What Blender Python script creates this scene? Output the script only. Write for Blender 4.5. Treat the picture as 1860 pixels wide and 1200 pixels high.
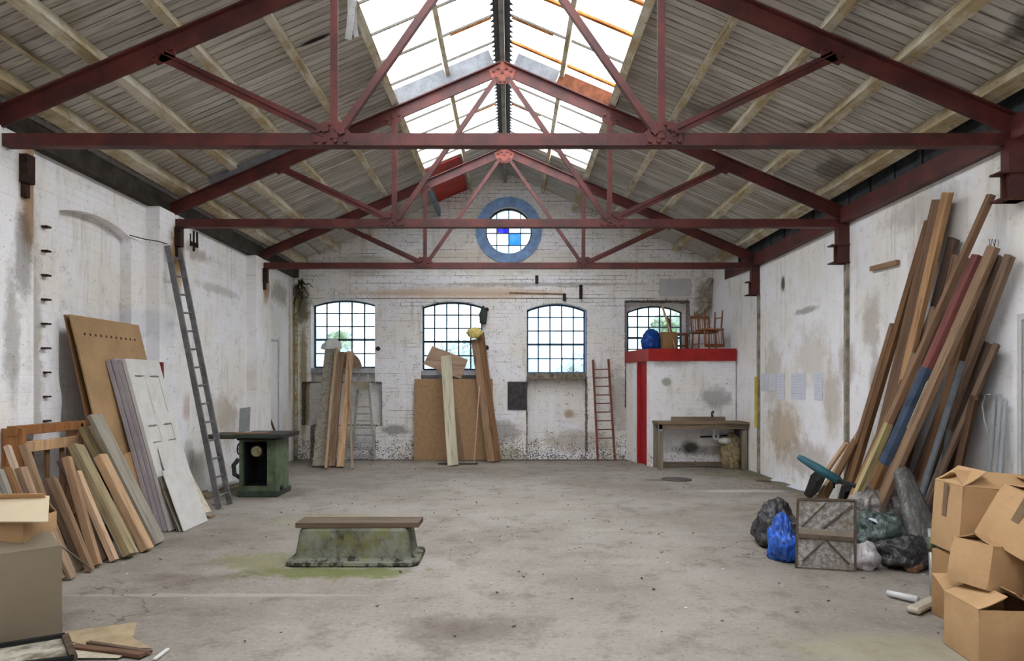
import bpy, bmesh, math, random
from mathutils import Vector, Matrix, noise, geometry
random.seed(7)
for o in list(bpy.data.objects): bpy.data.objects.remove(o)
# ---------------------------------------------------------------- camera, sky, exposure
F, CX, CY, CH = 1250.0, 927.0, 698.0, 1.5
sc = bpy.context.scene
cam = bpy.data.objects.new('camera', bpy.data.cameras.new('camera'))
sc.collection.objects.link(cam); sc.camera = cam
cam.location = (0, 0, CH); cam.rotation_euler = (math.pi/2, 0, 0)
cam.data.sensor_fit = 'HORIZONTAL'; cam.data.sensor_width = 36
cam.data.lens = F/1860*36
cam.data.shift_x = (930-CX)/1860; cam.data.shift_y = (CY-600)/1860
cam.data.clip_start = .05; cam.data.clip_end = 300
sc.view_settings.view_transform = 'Standard'
try: sc.view_settings.look = 'None'
except Exception: pass
sc.view_settings.gamma = 1; sc.view_settings.use_curve_mapping = False
sc.view_settings.exposure = 2.55
W = bpy.data.worlds.new('overcast_sky'); sc.world = W; W.use_nodes = True
nt = W.node_tree; bg = nt.nodes['Background']
tc = nt.nodes.new('ShaderNodeTexCoord'); sx = nt.nodes.new('ShaderNodeSeparateXYZ')
cr = nt.nodes.new('ShaderNodeValToRGB')
nt.links.new(tc.outputs['Generated'], sx.inputs[0]); nt.links.new(sx.outputs[2], cr.inputs[0])
cr.color_ramp.elements[0].position = 0.0; cr.color_ramp.elements[0].color = (.70, .86, .98, 1)
cr.color_ramp.elements[1].position = .35; cr.color_ramp.elements[1].color = (.95, .975, 1, 1)
nt.links.new(cr.outputs[0], bg.inputs[0]); bg.inputs[1].default_value = 1.55

# ---------------------------------------------------------------- helpers
COL = sc.collection
R = math.radians
V = Vector
def at(px, py, Y): return V(((px-CX)*Y/F, Y, CH-(py-CY)*Y/F))
def flr(px, py, z=0): return at(px, py, (CH-z)*F/(py-CY))
def atX(px, py, X): return at(px, py, X*F/(px-CX))
def atZ(px, py, Z): return at(px, py, (CH-Z)*F/(py-CY))
WL = {}
def s2l(v):
    v /= 255.0
    return v/12.92 if v <= .04045 else ((v+.055)/1.055)**2.4
def C(r, g, b): return (s2l(r), s2l(g), s2l(b), 1)
def tag(o, label=None, cat=None, group=None, kind=None):
    if label: o['label'] = label
    if cat: o['category'] = cat
    if group: o['group'] = group
    if kind: o['kind'] = kind
    return o
def empty(name, loc, label=None, cat=None, group=None, kind=None):
    o = bpy.data.objects.new(name, None); COL.objects.link(o)
    o.empty_display_size = .1
    o.location = loc; WL[o] = V(loc)
    return tag(o, label, cat, group, kind)
class MB:
    def __init__(s): s.bm = bmesh.new()
    def box(s, lo, hi):
        lo, hi = V(lo), V(hi)
        r = bmesh.ops.create_cube(s.bm, size=1)['verts']
        for v in r:
            v.co = V([(lo[i]+hi[i])/2 + v.co[i]*(hi[i]-lo[i]) for i in range(3)])
        return r
    def obox(s, M, size, off=(0, 0, 0)):
        r = bmesh.ops.create_cube(s.bm, size=1)['verts']
        for v in r:
            v.co = M @ V([v.co[i]*size[i]+off[i] for i in range(3)])
        return r
    def bar(s, a, b, w, h, up=(0, 0, 1), off=(0, 0)):
        a, b = V(a), V(b); z = (b-a).normalized(); x = z.cross(V(up))
        if x.length < 1e-4: x = z.cross(V((0, 1, 0)))
        x.normalize(); y = x.cross(z).normalized()
        vs = []
        for p in (a, b):
            for i, j in ((-1, -1), (1, -1), (1, 1), (-1, 1)):
                vs.append(s.bm.verts.new(p + x*(i*w/2+off[0]) + y*(j*h/2+off[1])))
        f = s.bm.faces.new
        f(vs[3::-1]); f(vs[4:8])
        for i in range(4):
            j = (i+1) % 4; f((vs[i], vs[j], vs[4+j], vs[4+i]))
        return vs
    def tube(s, pts, r, n=10, caps=True):
        pts = [V(p) for p in pts]
        rs = r if isinstance(r, (list, tuple)) else [r]*len(pts)
        rings = []; prev = None
        for i, p in enumerate(pts):
            d = (pts[min(i+1, len(pts)-1)]-pts[max(i-1, 0)]).normalized()
            if prev is None:
                x = d.cross(V((0, 0, 1)));
                if x.length < 1e-3: x = d.cross(V((0, 1, 0)))
            else: x = prev - d*prev.dot(d)
            x.normalize(); prev = x; y = d.cross(x)
            rings.append([s.bm.verts.new(p+(x*math.cos(2*math.pi*k/n)+y*math.sin(2*math.pi*k/n))*rs[i]) for k in range(n)])
        for a, b in zip(rings, rings[1:]):
            for k in range(n):
                f = s.bm.faces.new((a[k], a[(k+1) % n], b[(k+1) % n], b[k])); f.smooth = True
        if caps: s.bm.faces.new(rings[0][::-1]); s.bm.faces.new(rings[-1])
        return rings
    def prism(s, pts, d):
        """polygon of 3D points extruded by vector d"""
        d = V(d); a = [s.bm.verts.new(V(p)) for p in pts]; b = [s.bm.verts.new(V(p)+d) for p in pts]
        n = len(a)
        s.bm.faces.new(a); s.bm.faces.new(b[::-1])
        for i in range(n):
            j = (i+1) % n; s.bm.faces.new((a[j], a[i], b[i], b[j]))
    def slab(s, outer, holes, m3, d):
        """holed slab: 2D loops mapped by m3(u, v) -> 3D, thickness vector d"""
        loops = [outer]+holes; d = V(d)
        tris = geometry.tessellate_polygon([[V((p[0], p[1], 0)) for p in l] for l in loops])
        flat = [p for l in loops for p in l]
        a = [s.bm.verts.new(V(m3(*p))) for p in flat]; b = [s.bm.verts.new(V(m3(*p))+d) for p in flat]
        for t in tris:
            if len(set(t)) < 3: continue
            try: s.bm.faces.new([a[i] for i in t]); s.bm.faces.new([b[i] for i in reversed(t)])
            except ValueError: pass
        k = 0
        for l in loops:
            n = len(l)
            for i in range(n):
                p, q = k+i, k+(i+1) % n
                s.bm.faces.new((a[p], a[q], b[q], b[p]))
            k += n
    def disc(s, c, r, ax, d, n=16):
        ax = V(ax).normalized(); x = ax.orthogonal().normalized(); y = ax.cross(x)
        s.prism([V(c)+(x*math.cos(2*math.pi*k/n)+y*math.sin(2*math.pi*k/n))*r for k in range(n)], ax*d)
    def build(s, name, mat, parent=None, M=None, bevel=0, org=None, smooth=False):
        bm = s.bm
        bmesh.ops.recalc_face_normals(bm, faces=bm.faces)
        if bevel:
            bmesh.ops.bevel(bm, geom=list(bm.edges), offset=bevel, segments=1, affect='EDGES', clamp_overlap=True)
        if smooth:
            for f in bm.faces: f.smooth = True
        loc = V((0, 0, 0))
        if M is None:
            if parent is not None:
                w = WL.get(parent, V((0, 0, 0)))
                for v in bm.verts: v.co -= w
                wl = w
            else:
                if org is None:
                    lo = [min(v.co[i] for v in bm.verts) for i in range(3)]; hi = [max(v.co[i] for v in bm.verts) for i in range(3)]
                    org = V(((lo[0]+hi[0])/2, (lo[1]+hi[1])/2, lo[2]))
                org = V(org)
                for v in bm.verts: v.co -= org
                loc = org; wl = org
        me = bpy.data.meshes.new(name); bm.to_mesh(me); bm.free()
        o = bpy.data.objects.new(name, me); COL.objects.link(o)
        if mat: me.materials.append(mat)
        if parent is not None: o.parent = parent
        if M is not None: o.matrix_local = M
        else: o.location = loc; WL[o] = wl
        return o
def boxo(name, lo, hi, mat, parent=None, bevel=0, **k):
    m = MB(); m.box(lo, hi); return m.build(name, mat, parent, bevel=bevel, **k)
def copy_tree(o, parent=None):
    c = o.copy(); COL.objects.link(c); c.parent = parent
    for ch in list(o.children): copy_tree(ch, c)
    return c

# ---------------------------------------------------------------- material helpers
class N:
    def __init__(s, name, rough=.8, metal=0, spec=.3):
        s.m = bpy.data.materials.new(name); s.m.use_nodes = True; s.t = s.m.node_tree
        s.b = s.t.nodes['Principled BSDF']; s.b.inputs['Roughness'].default_value = rough
        s.b.inputs['Metallic'].default_value = metal
        s.b.inputs['Specular IOR Level'].default_value = spec
    def n(s, typ, **k):
        x = s.t.nodes.new(typ)
        for a, b in k.items(): setattr(x, a, b)
        return x
    def l(s, a, b): s.t.links.new(a, b)
    def put(s, sock, v):
        if hasattr(v, 'is_output') or isinstance(v, bpy.types.NodeSocket): s.l(v, sock)
        else: sock.default_value = v
    def math(s, op, a, b=0, c=0, clamp=False):
        x = s.n('ShaderNodeMath', operation=op, use_clamp=clamp)
        s.put(x.inputs[0], a); s.put(x.inputs[1], b); s.put(x.inputs[2], c); return x.outputs[0]
    def mix(s, f, a, b, mode='MIX'):
        x = s.n('ShaderNodeMix', data_type='RGBA', blend_type=mode)
        s.put(x.inputs[0], f); s.put(x.inputs[6], a); s.put(x.inputs[7], b); return x.outputs[2]
    def noise(s, vec, scale=1, detail=4, rough=.6, dist=0):
        x = s.n('ShaderNodeTexNoise'); s.l(vec, x.inputs['Vector'])
        x.inputs['Scale'].default_value = scale; x.inputs['Detail'].default_value = detail
        x.inputs['Roughness'].default_value = rough; x.inputs['Distortion'].default_value = dist
        return x.outputs[0]
    def mp(s, vec, scale=(1, 1, 1), loc=(0, 0, 0)):
        x = s.n('ShaderNodeMapping'); s.l(vec, x.inputs[0]); x.inputs['Scale'].default_value = scale
        x.inputs['Location'].default_value = loc; return x.outputs[0]
    def ramp(s, f, a, b):
        """smooth 0..1 between values a and b"""
        x = s.n('ShaderNodeMapRange', interpolation_type='SMOOTHSTEP'); s.put(x.inputs[0], f)
        x.inputs[1].default_value = a; x.inputs[2].default_value = b
        return x.outputs[0]
    def obj(s): return s.n('ShaderNodeTexCoord').outputs['Object']
    def pos(s): return s.n('ShaderNodeNewGeometry').outputs['Position']
    def rnd(s): return s.n('ShaderNodeObjectInfo').outputs['Random']
    def sep(s, v):
        x = s.n('ShaderNodeSeparateXYZ'); s.l(v, x.inputs[0]); return x.outputs
    def comb(s, a, b, c):
        x = s.n('ShaderNodeCombineXYZ'); s.put(x.inputs[0], a); s.put(x.inputs[1], b); s.put(x.inputs[2], c); return x.outputs[0]
    def bump(s, h, strength=.3, dist=.01):
        x = s.n('ShaderNodeBump'); s.l(h, x.inputs['Height']); x.inputs['Strength'].default_value = strength
        x.inputs['Distance'].default_value = dist; s.l(x.outputs[0], s.b.inputs['Normal'])
    def col(s, c): s.put(s.b.inputs['Base Color'], c); return s.m
MATS = {}
def simple(name, c, rough=.7, metal=0, var=.25, scale=6, bump=.15, dark=None):
    if name in MATS: return MATS[name]
    n = N(name, rough, metal); v = n.obj()
    f = n.noise(v, scale, 5, .65); f2 = n.noise(v, scale*6, 3, .7)
    d = dark or (c[0]*(1-var*1.6), c[1]*(1-var*1.6), c[2]*(1-var*1.7), 1)
    k = n.mix(n.ramp(f, .35, .7), c, d); k = n.mix(n.ramp(f2, .6, .8), k, d)
    n.bump(f2, bump, .005); MATS[name] = n.col(k); return n.m
def wood(name, c, axis=2, rough=.75, var=.35, knots=True, paint=None):
    if name in MATS: return MATS[name]
    n = N(name, rough); v = n.obj(); r = n.rnd()
    sc_ = [38, 38, 38]; sc_[axis] = 2.2
    off = n.n('ShaderNodeVectorMath', operation='ADD'); n.l(v, off.inputs[0])
    rr = n.math('MULTIPLY', r, 37.0); n.l(n.comb(rr, rr, rr), off.inputs[1]); v = off.outputs[0]
    g = n.noise(n.mp(v, sc_), 1, 4, .6, .6); sc2 = [5, 5, 5]; sc2[axis] = 1.0
    b = n.noise(n.mp(v, sc2), 1, 3, .6); fl = n.noise(v, 45, 3, .7)
    d = (c[0]*.42, c[1]*.36, c[2]*.32, 1); hi = (min(1, c[0]*1.3), min(1, c[1]*1.3), min(1, c[2]*1.28), 1)
    k = n.mix(n.ramp(g, .38, .66), hi, c)
    k = n.mix(n.math('MULTIPLY', n.ramp(g, .55, .72), .75), k, d)
    k = n.mix(n.math('MULTIPLY', n.ramp(b, .45, .75), var+.2), k, d)
    k = n.mix(n.ramp(fl, .7, .78), k, d)
    h = n.n('ShaderNodeHueSaturation'); n.l(k, h.inputs['Color'])
    n.put(h.inputs['Value'], n.math('MULTIPLY_ADD', r, .45, .78))
    n.put(h.inputs['Saturation'], n.math('MULTIPLY_ADD', n.math('FRACT', n.math('MULTIPLY', r, 7.3)), .35, .72))
    k = h.outputs[0]
    if paint:
        pf = n.noise(v, 3.5, 6, .7)
        k = n.mix(n.ramp(pf, paint[1], paint[1]+.06), k, paint[0])
    n.bump(g, .25, .004); MATS[name] = n.col(k); return n.m
def masks(n, u, v, k, stains, nz):
    """stains: (u0, v0, ru, rv, colour, strength, edge)"""
    for (u0, v0, ru, rv, colr, st, ed) in stains:
        a = n.math('DIVIDE', n.math('SUBTRACT', u, u0), ru); b = n.math('DIVIDE', n.math('SUBTRACT', v, v0), rv)
        d = n.math('SQRT', n.math('ADD', n.math('MULTIPLY', a, a), n.math('MULTIPLY', b, b)))
        d = n.math('ADD', n.math('SUBTRACT', 1.0, d), n.math('MULTIPLY', n.math('SUBTRACT', nz, .5), ed))
        k = n.mix(n.math('MULTIPLY', n.ramp(d, 0, .6), st), k, colr)
    return k
def wall_mat(name, ax, stains=(), flecks=.60, lines=.25, base=(240, 239, 243), tint=(232, 227, 219), peel=.5, brick=.5, edge_shade=()):
    n = N(name, .85, 0, .2); p = n.sep(n.pos()); u = p[0] if ax == 0 else p[1]; z = p[2]
    uv = n.comb(u, z, 0.0); P = n.pos()
    big = n.noise(P, .9, 4, .6); mid = n.noise(P, 5, 5, .65); fine = n.noise(P, 34, 4, .7); vf = n.noise(P, 90, 2, .6)
    st = n.noise(n.comb(n.math('MULTIPLY', u, 7.0), n.math('MULTIPLY', z, .8), 0.0), 1, 5, .7)
    hz = n.noise(n.comb(n.math('MULTIPLY', u, 1.2), n.math('MULTIPLY', z, 16.0), 3.0), 1, 4, .6)
    k = n.mix(n.ramp(big, .35, .7), C(*base), C(*tint))
    k = n.mix(n.math('MULTIPLY', n.math('MULTIPLY', n.ramp(st, .5, .75), n.ramp(big, .3, .6)), .5), k, C(140, 128, 116))
    k = n.mix(n.math('MULTIPLY', n.ramp(mid, .52, .75), .3), k, C(178, 166, 152))
    k = n.mix(n.math('MULTIPLY', n.ramp(n.noise(P, 14, 6, .8), .58, .7), .3), k, C(146, 134, 120))
    bt = n.n('ShaderNodeTexBrick'); n.l(uv, bt.inputs['Vector']); bt.inputs['Scale'].default_value = 1
    bt.inputs['Brick Width'].default_value = .22; bt.inputs['Row Height'].default_value = .075
    bt.inputs['Mortar Size'].default_value = .006; bt.inputs['Mortar Smooth'].default_value = .4
    # thin grimy joints that come and go
    topz = n.math('MULTIPLY', n.ramp(z, 2.75, 3.2), .14 if ax == 0 else .2)
    jm = n.math('MULTIPLY', bt.outputs['Fac'], n.ramp(n.math('ADD', hz, n.math('MULTIPLY', topz, .45)), .52, .68))
    jm = n.math('MULTIPLY', jm, n.math('MULTIPLY_ADD', topz, 1.5, .75), clamp=True)
    k = n.mix(n.math('MULTIPLY', jm, lines), k, C(70, 58, 48))
    # flaked paint: dark specks, denser low down and in patches
    low = n.ramp(z, .75, .0)
    th = n.math('ADD', fine, n.math('MULTIPLY', low, peel*.14))
    th = n.math('ADD', th, n.math('MULTIPLY', n.math('SUBTRACT', mid, .5), .32))
    k = n.mix(n.math('MULTIPLY', n.ramp(th, flecks+.02, flecks+.06), .85), k, C(78, 64, 54))
    f22 = n.math('ADD', n.noise(n.comb(n.math('MULTIPLY', u, 9.0), n.math('MULTIPLY', z, 15.0), 7.0), 1, 4, .7), n.math('MULTIPLY', n.math('SUBTRACT', big, .5), .25))
    k = n.mix(n.math('MULTIPLY', n.ramp(f22, flecks+.055, flecks+.085), .8), k, C(96, 80, 66))
    sp = n.math('ADD', vf, n.math('MULTIPLY', n.math('SUBTRACT', mid, .5), .2))
    k = n.mix(n.math('MULTIPLY', n.ramp(sp, .68, .74), .6), k, C(95, 84, 76))
    k = masks(n, u, z, k, stains, n.noise(P, 4.5, 6, .72))
    for (kind, c0, a_, b_) in edge_shade:  # painted shade lines along recess edges, broken up by noise
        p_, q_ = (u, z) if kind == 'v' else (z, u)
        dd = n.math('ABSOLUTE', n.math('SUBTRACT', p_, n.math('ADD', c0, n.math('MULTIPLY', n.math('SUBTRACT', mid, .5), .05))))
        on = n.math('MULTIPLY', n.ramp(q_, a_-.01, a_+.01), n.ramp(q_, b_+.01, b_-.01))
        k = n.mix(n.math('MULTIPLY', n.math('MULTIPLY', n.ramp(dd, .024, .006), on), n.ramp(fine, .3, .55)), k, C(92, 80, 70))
    h = n.math('ADD', n.math('MULTIPLY', bt.outputs['Fac'], -brick), n.math('MULTIPLY', fine, .7))
    n.bump(h, .5, .008)
    return n.col(k)
RUST = C(140, 96, 14); DARK = C(62, 52, 46); GREEN = C(120, 118, 62); OCH = C(176, 150, 96); BLK = C(40, 36, 34)
Y1, Y2, Y3, YB = 5.65, 8.57, 11.63, 13.8
M_left = wall_mat('limewashed_plaster', 1, [
    (8.62, 3.15, .26, .45, RUST, .9, .9), (8.70, 3.38, .12, .3, DARK, .9, .9), (11.75, 3.2, .22, .4, RUST, .8, .9),
    (6.0, 3.2, .2, .8, RUST, .8, 1.0), (6.1, 2.9, .08, .4, BLK, .8, .9), (8.1, 2.2, .7, .25, C(150, 160, 178), .25, 1.0),
    (9.1, .5, .45, .35, DARK, .6, 1.2), (8.9, 1.2, .22, .25, C(170, 128, 112), .5, 1), (6.25, 1.9, .13, 1.5, C(150, 142, 130), .6, 1.5),
    (10.6, .9, .5, .5, C(150, 140, 124), .5, 1.4), (13.5, 2.2, .1, 1.6, OCH, .7, 1.2), (5.9, 2.6, .14, .5, C(96, 88, 80), .6, 1.6), (5.75, 1.9, .12, .8, C(120, 112, 100), .5, 1.8), (8.62, 2.75, .14, .3, OCH, .7, 1.1), (9.3, 3.3, 1.0, .12, C(120, 100, 80), .5, 1.9), (10.3, 1.1, .9, .35, C(176, 164, 148), .5, 1.8), (10.2, 2.9, .9, .1, C(130, 116, 100), .4, 1.9), (12.9, 3.2, .6, .3, C(120, 104, 72), .6, 1.6)], flecks=.635, lines=.12, peel=.4, brick=.25)
M_right = wall_mat('limewashed_plaster_right', 1, [
    (10.6, 3.05, .1, .16, BLK, .9, .5), (9.0, 1.3, .35, .6, C(176, 160, 140), .6, 1.3), (8.6, 1.75, .3, .35, C(150, 128, 112), .55, 1.1),
    (7.9, 1.55, .22, .3, C(120, 112, 104), .6, .9), (10.6, .8, .9, .5, C(172, 146, 112), .65, 1.4), (9.9, .45, 1.2, .35, C(150, 128, 102), .5, 1.5),
    (9.8, 2.55, .5, .06, C(120, 110, 102), .6, 1.6), (7.0, 3.3, .9, .25, C(130, 122, 114), .4, 1.6), (7.0, 2.7, .3, .5, C(172, 132, 124), .35, 1.4), (8.0, 2.2, .25, .5, C(150, 134, 120), .5, 1.6), (11.0, 1.6, .5, .9, C(176, 164, 146), .5, 1.7), (9.6, 1.9, .7, .6, C(196, 184, 166), .5, 1.7), (6.6, 1.6, .5, .5, C(160, 150, 140), .4, 1.6)], flecks=.65, lines=.04, peel=.3, brick=.05)
BACKL = []  # recess edges that get a painted shade line
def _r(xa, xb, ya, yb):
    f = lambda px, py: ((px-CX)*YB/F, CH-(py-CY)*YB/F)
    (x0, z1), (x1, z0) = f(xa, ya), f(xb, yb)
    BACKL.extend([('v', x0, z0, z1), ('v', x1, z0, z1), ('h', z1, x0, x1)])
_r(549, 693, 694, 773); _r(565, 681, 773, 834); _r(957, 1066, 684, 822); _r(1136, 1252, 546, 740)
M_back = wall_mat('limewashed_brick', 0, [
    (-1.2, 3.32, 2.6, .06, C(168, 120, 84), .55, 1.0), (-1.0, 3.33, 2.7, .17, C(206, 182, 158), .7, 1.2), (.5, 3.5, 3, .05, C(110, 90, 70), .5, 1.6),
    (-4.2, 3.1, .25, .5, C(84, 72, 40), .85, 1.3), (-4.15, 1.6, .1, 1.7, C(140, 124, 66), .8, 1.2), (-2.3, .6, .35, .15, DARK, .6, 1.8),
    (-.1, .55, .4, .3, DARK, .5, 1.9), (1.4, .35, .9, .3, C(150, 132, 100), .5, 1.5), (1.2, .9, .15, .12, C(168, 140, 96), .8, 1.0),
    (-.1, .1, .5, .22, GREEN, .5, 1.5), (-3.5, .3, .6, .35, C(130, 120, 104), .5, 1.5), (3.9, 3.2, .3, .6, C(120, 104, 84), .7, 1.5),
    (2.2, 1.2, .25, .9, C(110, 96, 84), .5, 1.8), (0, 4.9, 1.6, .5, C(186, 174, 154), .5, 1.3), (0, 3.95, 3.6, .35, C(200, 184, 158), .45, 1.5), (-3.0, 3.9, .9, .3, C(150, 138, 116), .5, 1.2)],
    flecks=.60, lines=.95, peel=.9, brick=.7, edge_shade=BACKL)
M_booth = wall_mat('limewashed_breeze_block', 0, [(3.75, 1.25, .35, .25, DARK, .5, 1.8), (2.85, 1.55, .12, .1, C(120, 130, 90), .7, 1), (3.3, .35, .22, .18, BLK, .9, 1.0),
    (3.5, .3, .9, .12, DARK, .5, 1.5), (2.85, 1.9, .5, .12, C(110, 100, 88), .4, 1.8), (3.9, .35, .25, .35, C(140, 122, 96), .6, 1.3)], flecks=.63, lines=.25, peel=.5)
def floor_mat():
    n = N('dusty_concrete', .82, 0, .25); P = n.pos(); p = n.sep(P); x, y = p[0], p[1]
    big = n.noise(P, .55, 5, .6); mid = n.noise(P, 3.2, 6, .7); fine = n.noise(P, 28, 5, .75); sp = n.noise(P, 75, 2, .6)
    st = n.noise(n.mp(P, (.5, 2.2, 1)), 1, 5, .65)
    k = n.mix(n.ramp(big, .35, .68), C(150, 143, 135), C(126, 118, 109))
    k = n.mix(n.math('MULTIPLY', n.ramp(mid, .48, .72), .65), k, C(98, 88, 78))
    k = n.mix(n.math('MULTIPLY', n.ramp(mid, .42, .22), .5), k, C(164, 158, 152))
    k = n.mix(n.math('MULTIPLY', n.ramp(st, .55, .75), .35), k, C(160, 154, 140))
    k = n.mix(n.math('MULTIPLY', n.ramp(fine, .54, .68), .6), k, C(84, 74, 64))
    k = n.mix(n.math('MULTIPLY', n.ramp(fine, .44, .32), .5), k, C(170, 165, 160))
    k = n.mix(n.math('MULTIPLY', n.ramp(sp, .69, .74), .7), k, C(66, 54, 44))
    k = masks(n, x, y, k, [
        (-1.45, 5.48, .9, .24, C(92, 98, 34), .75, 2.6), (-2.1, 5.85, .5, .35, C(112, 112, 66), .6, 2.2), (-1.9, 7.6, .9, .5, C(128, 126, 88), .5, 1.6),
        (-.3, 4.2, .6, .35, C(88, 78, 66), .55, 1.4), (-2.6, 5.3, .5, .2, C(96, 82, 68), .4, 1.2), (-3.3, 9.5, .8, .8, C(84, 74, 64), .55, 1.3),
        (3.3, 9.7, .9, .18, C(192, 188, 184), .55, 1.4), (3.7, 11.6, .8, .9, C(112, 106, 78), .5, 1.5), (2.4, 10.8, .5, .12, C(64, 58, 54), .7, .6),
        (-2.3, 4.9, 1.6, .05, C(176, 168, 156), .4, 2.2), (-1.5, 12.8, 3.5, .5, C(170, 160, 146), .45, 1.6),
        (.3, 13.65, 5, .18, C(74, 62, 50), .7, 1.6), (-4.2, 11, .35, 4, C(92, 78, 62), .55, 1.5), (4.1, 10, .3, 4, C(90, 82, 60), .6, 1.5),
        (2.2, 3.9, .8, .35, C(150, 145, 118), .5, 1.3), (-2.9, 3.9, .9, .6, C(96, 84, 70), .5, 1.3), (0, 8.5, 1.3, .7, C(158, 150, 142), .35, 1.6)], n.noise(P, 3.5, 6, .72))
    vo = n.n('ShaderNodeTexVoronoi', feature='DISTANCE_TO_EDGE')
    wp = n.n('ShaderNodeVectorMath', operation='ADD'); n.l(P, wp.inputs[0]); nn = n.n('ShaderNodeTexNoise'); n.l(P, nn.inputs[0]); nn.inputs['Scale'].default_value = 2.5; nn.inputs['Detail'].default_value = 5
    n.l(nn.outputs[1], wp.inputs[1]); n.l(wp.outputs[0], vo.inputs['Vector']); vo.inputs['Scale'].default_value = .42
    crk = n.math('MULTIPLY', n.ramp(vo.outputs[0], .006, .0), n.ramp(big, .45, .6))
    k = n.mix(n.math('MULTIPLY', crk, .7), k, C(70, 60, 50))
    n.bump(n.math('ADD', n.math('MULTIPLY', fine, .5), n.math('MULTIPLY', mid, .8)), .5, .012)
    return n.col(k)
M_floor = floor_mat()
def roof_mat(side):
    n = N('roof_boards_'+side, .85, 0, .2); P = n.pos(); p = n.sep(P); y = p[1]
    W_ = .108
    t = n.math('DIVIDE', n.math('ADD', y, 20.0), W_); fr = n.math('FRACT', t); bi = n.math('FLOOR', t)
    wn = n.n('ShaderNodeTexWhiteNoise', noise_dimensions='1D'); n.l(bi, wn.inputs['W']); r = wn.outputs[0]
    big = n.noise(P, 1.1, 5, .65)
    gr = n.noise(n.comb(n.math('MULTIPLY', p[0], 2.0), n.math('MULTIPLY', y, 30.0), n.math('MULTIPLY', p[2], 2.0)), 1, 4, .65)
    k = n.mix(r, C(182, 177, 168), C(216, 213, 206))
    k = n.mix(n.math('MULTIPLY', n.ramp(gr, .48, .7), .7), k, C(112, 103, 92))
    k = n.mix(n.math('MULTIPLY', n.ramp(big, .5, .78), .5), k, C(132, 120, 102))
    ed = n.math('MINIMUM', fr, n.math('SUBTRACT', 1.0, fr)); wob = n.math('MULTIPLY', n.noise(n.comb(n.math('MULTIPLY', p[0], 3.0), bi, 0.0), 1, 3, .6), .16)
    gap = n.ramp(n.math('SUBTRACT', ed, wob), .02, -.03)
    k = n.mix(n.math('MULTIPLY', gap, n.math('MULTIPLY_ADD', n.ramp(n.noise(n.comb(n.math('MULTIPLY', p[0], 1.1), bi, 5.0), 1, 3, .6), .35, .65), .6, .25)), k, C(70, 58, 46))
    bk = n.noise(n.comb(n.math('MULTIPLY', p[0], 1.3), n.math('MULTIPLY', y, 5.0), 0.0), 1, 6, .75)
    k = n.mix(n.math('MULTIPLY', n.ramp(bk, .66, .74), .85), k, C(40, 34, 30))
    S = [(-1.95, 6.9, .22, .05, BLK, 1, .6), (-1.6, 6.3, .3, .05, BLK, .8, .8), (-3.4, 8.1, .25, .06, BLK, 1, .6), (-2.3, 8.2, .5, .05, BLK, .5, .9)] if side == 'left' else \
        [(3.3, 4.6, .5, .25, BLK, .8, 1.6), (2.7, 5.2, .5, .3, C(66, 60, 56), .7, 1.6), (3.8, 4.9, .2, .5, BLK, .8, 1.3), (3.5, 7.5, .5, .12, BLK, .7, 1.5), (2.5, 8.2, .5, .25, C(86, 80, 76), .6, 1.2), (3.9, 8.2, .3, .5, C(60, 50, 44), .6, 1.4)]
    k = masks(n, p[0], y, k, S, n.noise(P, 5, 6, .7))
    n.bump(n.math('ADD', n.math('MULTIPLY', gap, -1.0), n.math('MULTIPLY', gr, .3)), .5, .01)
    return n.col(k)
M_roofL, M_roofR = roof_mat('left'), roof_mat('right')
def steel_mat(name='red_oxide_steel', a=(92, 42, 37), b=(64, 31, 29), sh=(140, 92, 84)):
    n = N(name, .55, 0, .4); v = n.pos(); f = n.noise(v, 3, 5, .65); g = n.noise(v, 22, 4, .7); h = n.noise(v, 60, 2, .6)
    k = n.mix(n.ramp(f, .35, .65), C(*a), C(*b)); k = n.mix(n.math('MULTIPLY', n.ramp(g, .55, .75), .5), k, C(60, 32, 28))
    k = n.mix(n.math('MULTIPLY', n.ramp(h, .68, .76), .6), k, C(*sh)); n.bump(g, .2, .004); return n.col(k)
M_steel = steel_mat()
def purlin_mat(name='limewashed_timber', ax=1):
    n = N(name, .8, 0, .2); v = n.pos(); s_ = [24, 24, 24]; s_[ax] = 1.5
    g = n.noise(n.mp(v, s_), 1, 4, .65); b = n.noise(v, 1.6, 6, .7); d = n.noise(v, 14, 4, .7)
    k = n.mix(n.ramp(b, .38, .6), C(208, 202, 184), C(172, 154, 120)); k = n.mix(n.math('MULTIPLY', n.ramp(g, .5, .7), .6), k, C(104, 84, 56))
    k = n.mix(n.math('MULTIPLY', n.ramp(d, .6, .7), .7), k, C(82, 66, 48)); n.bump(g, .3, .006); return n.col(k)
M_purlin = purlin_mat()
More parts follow.
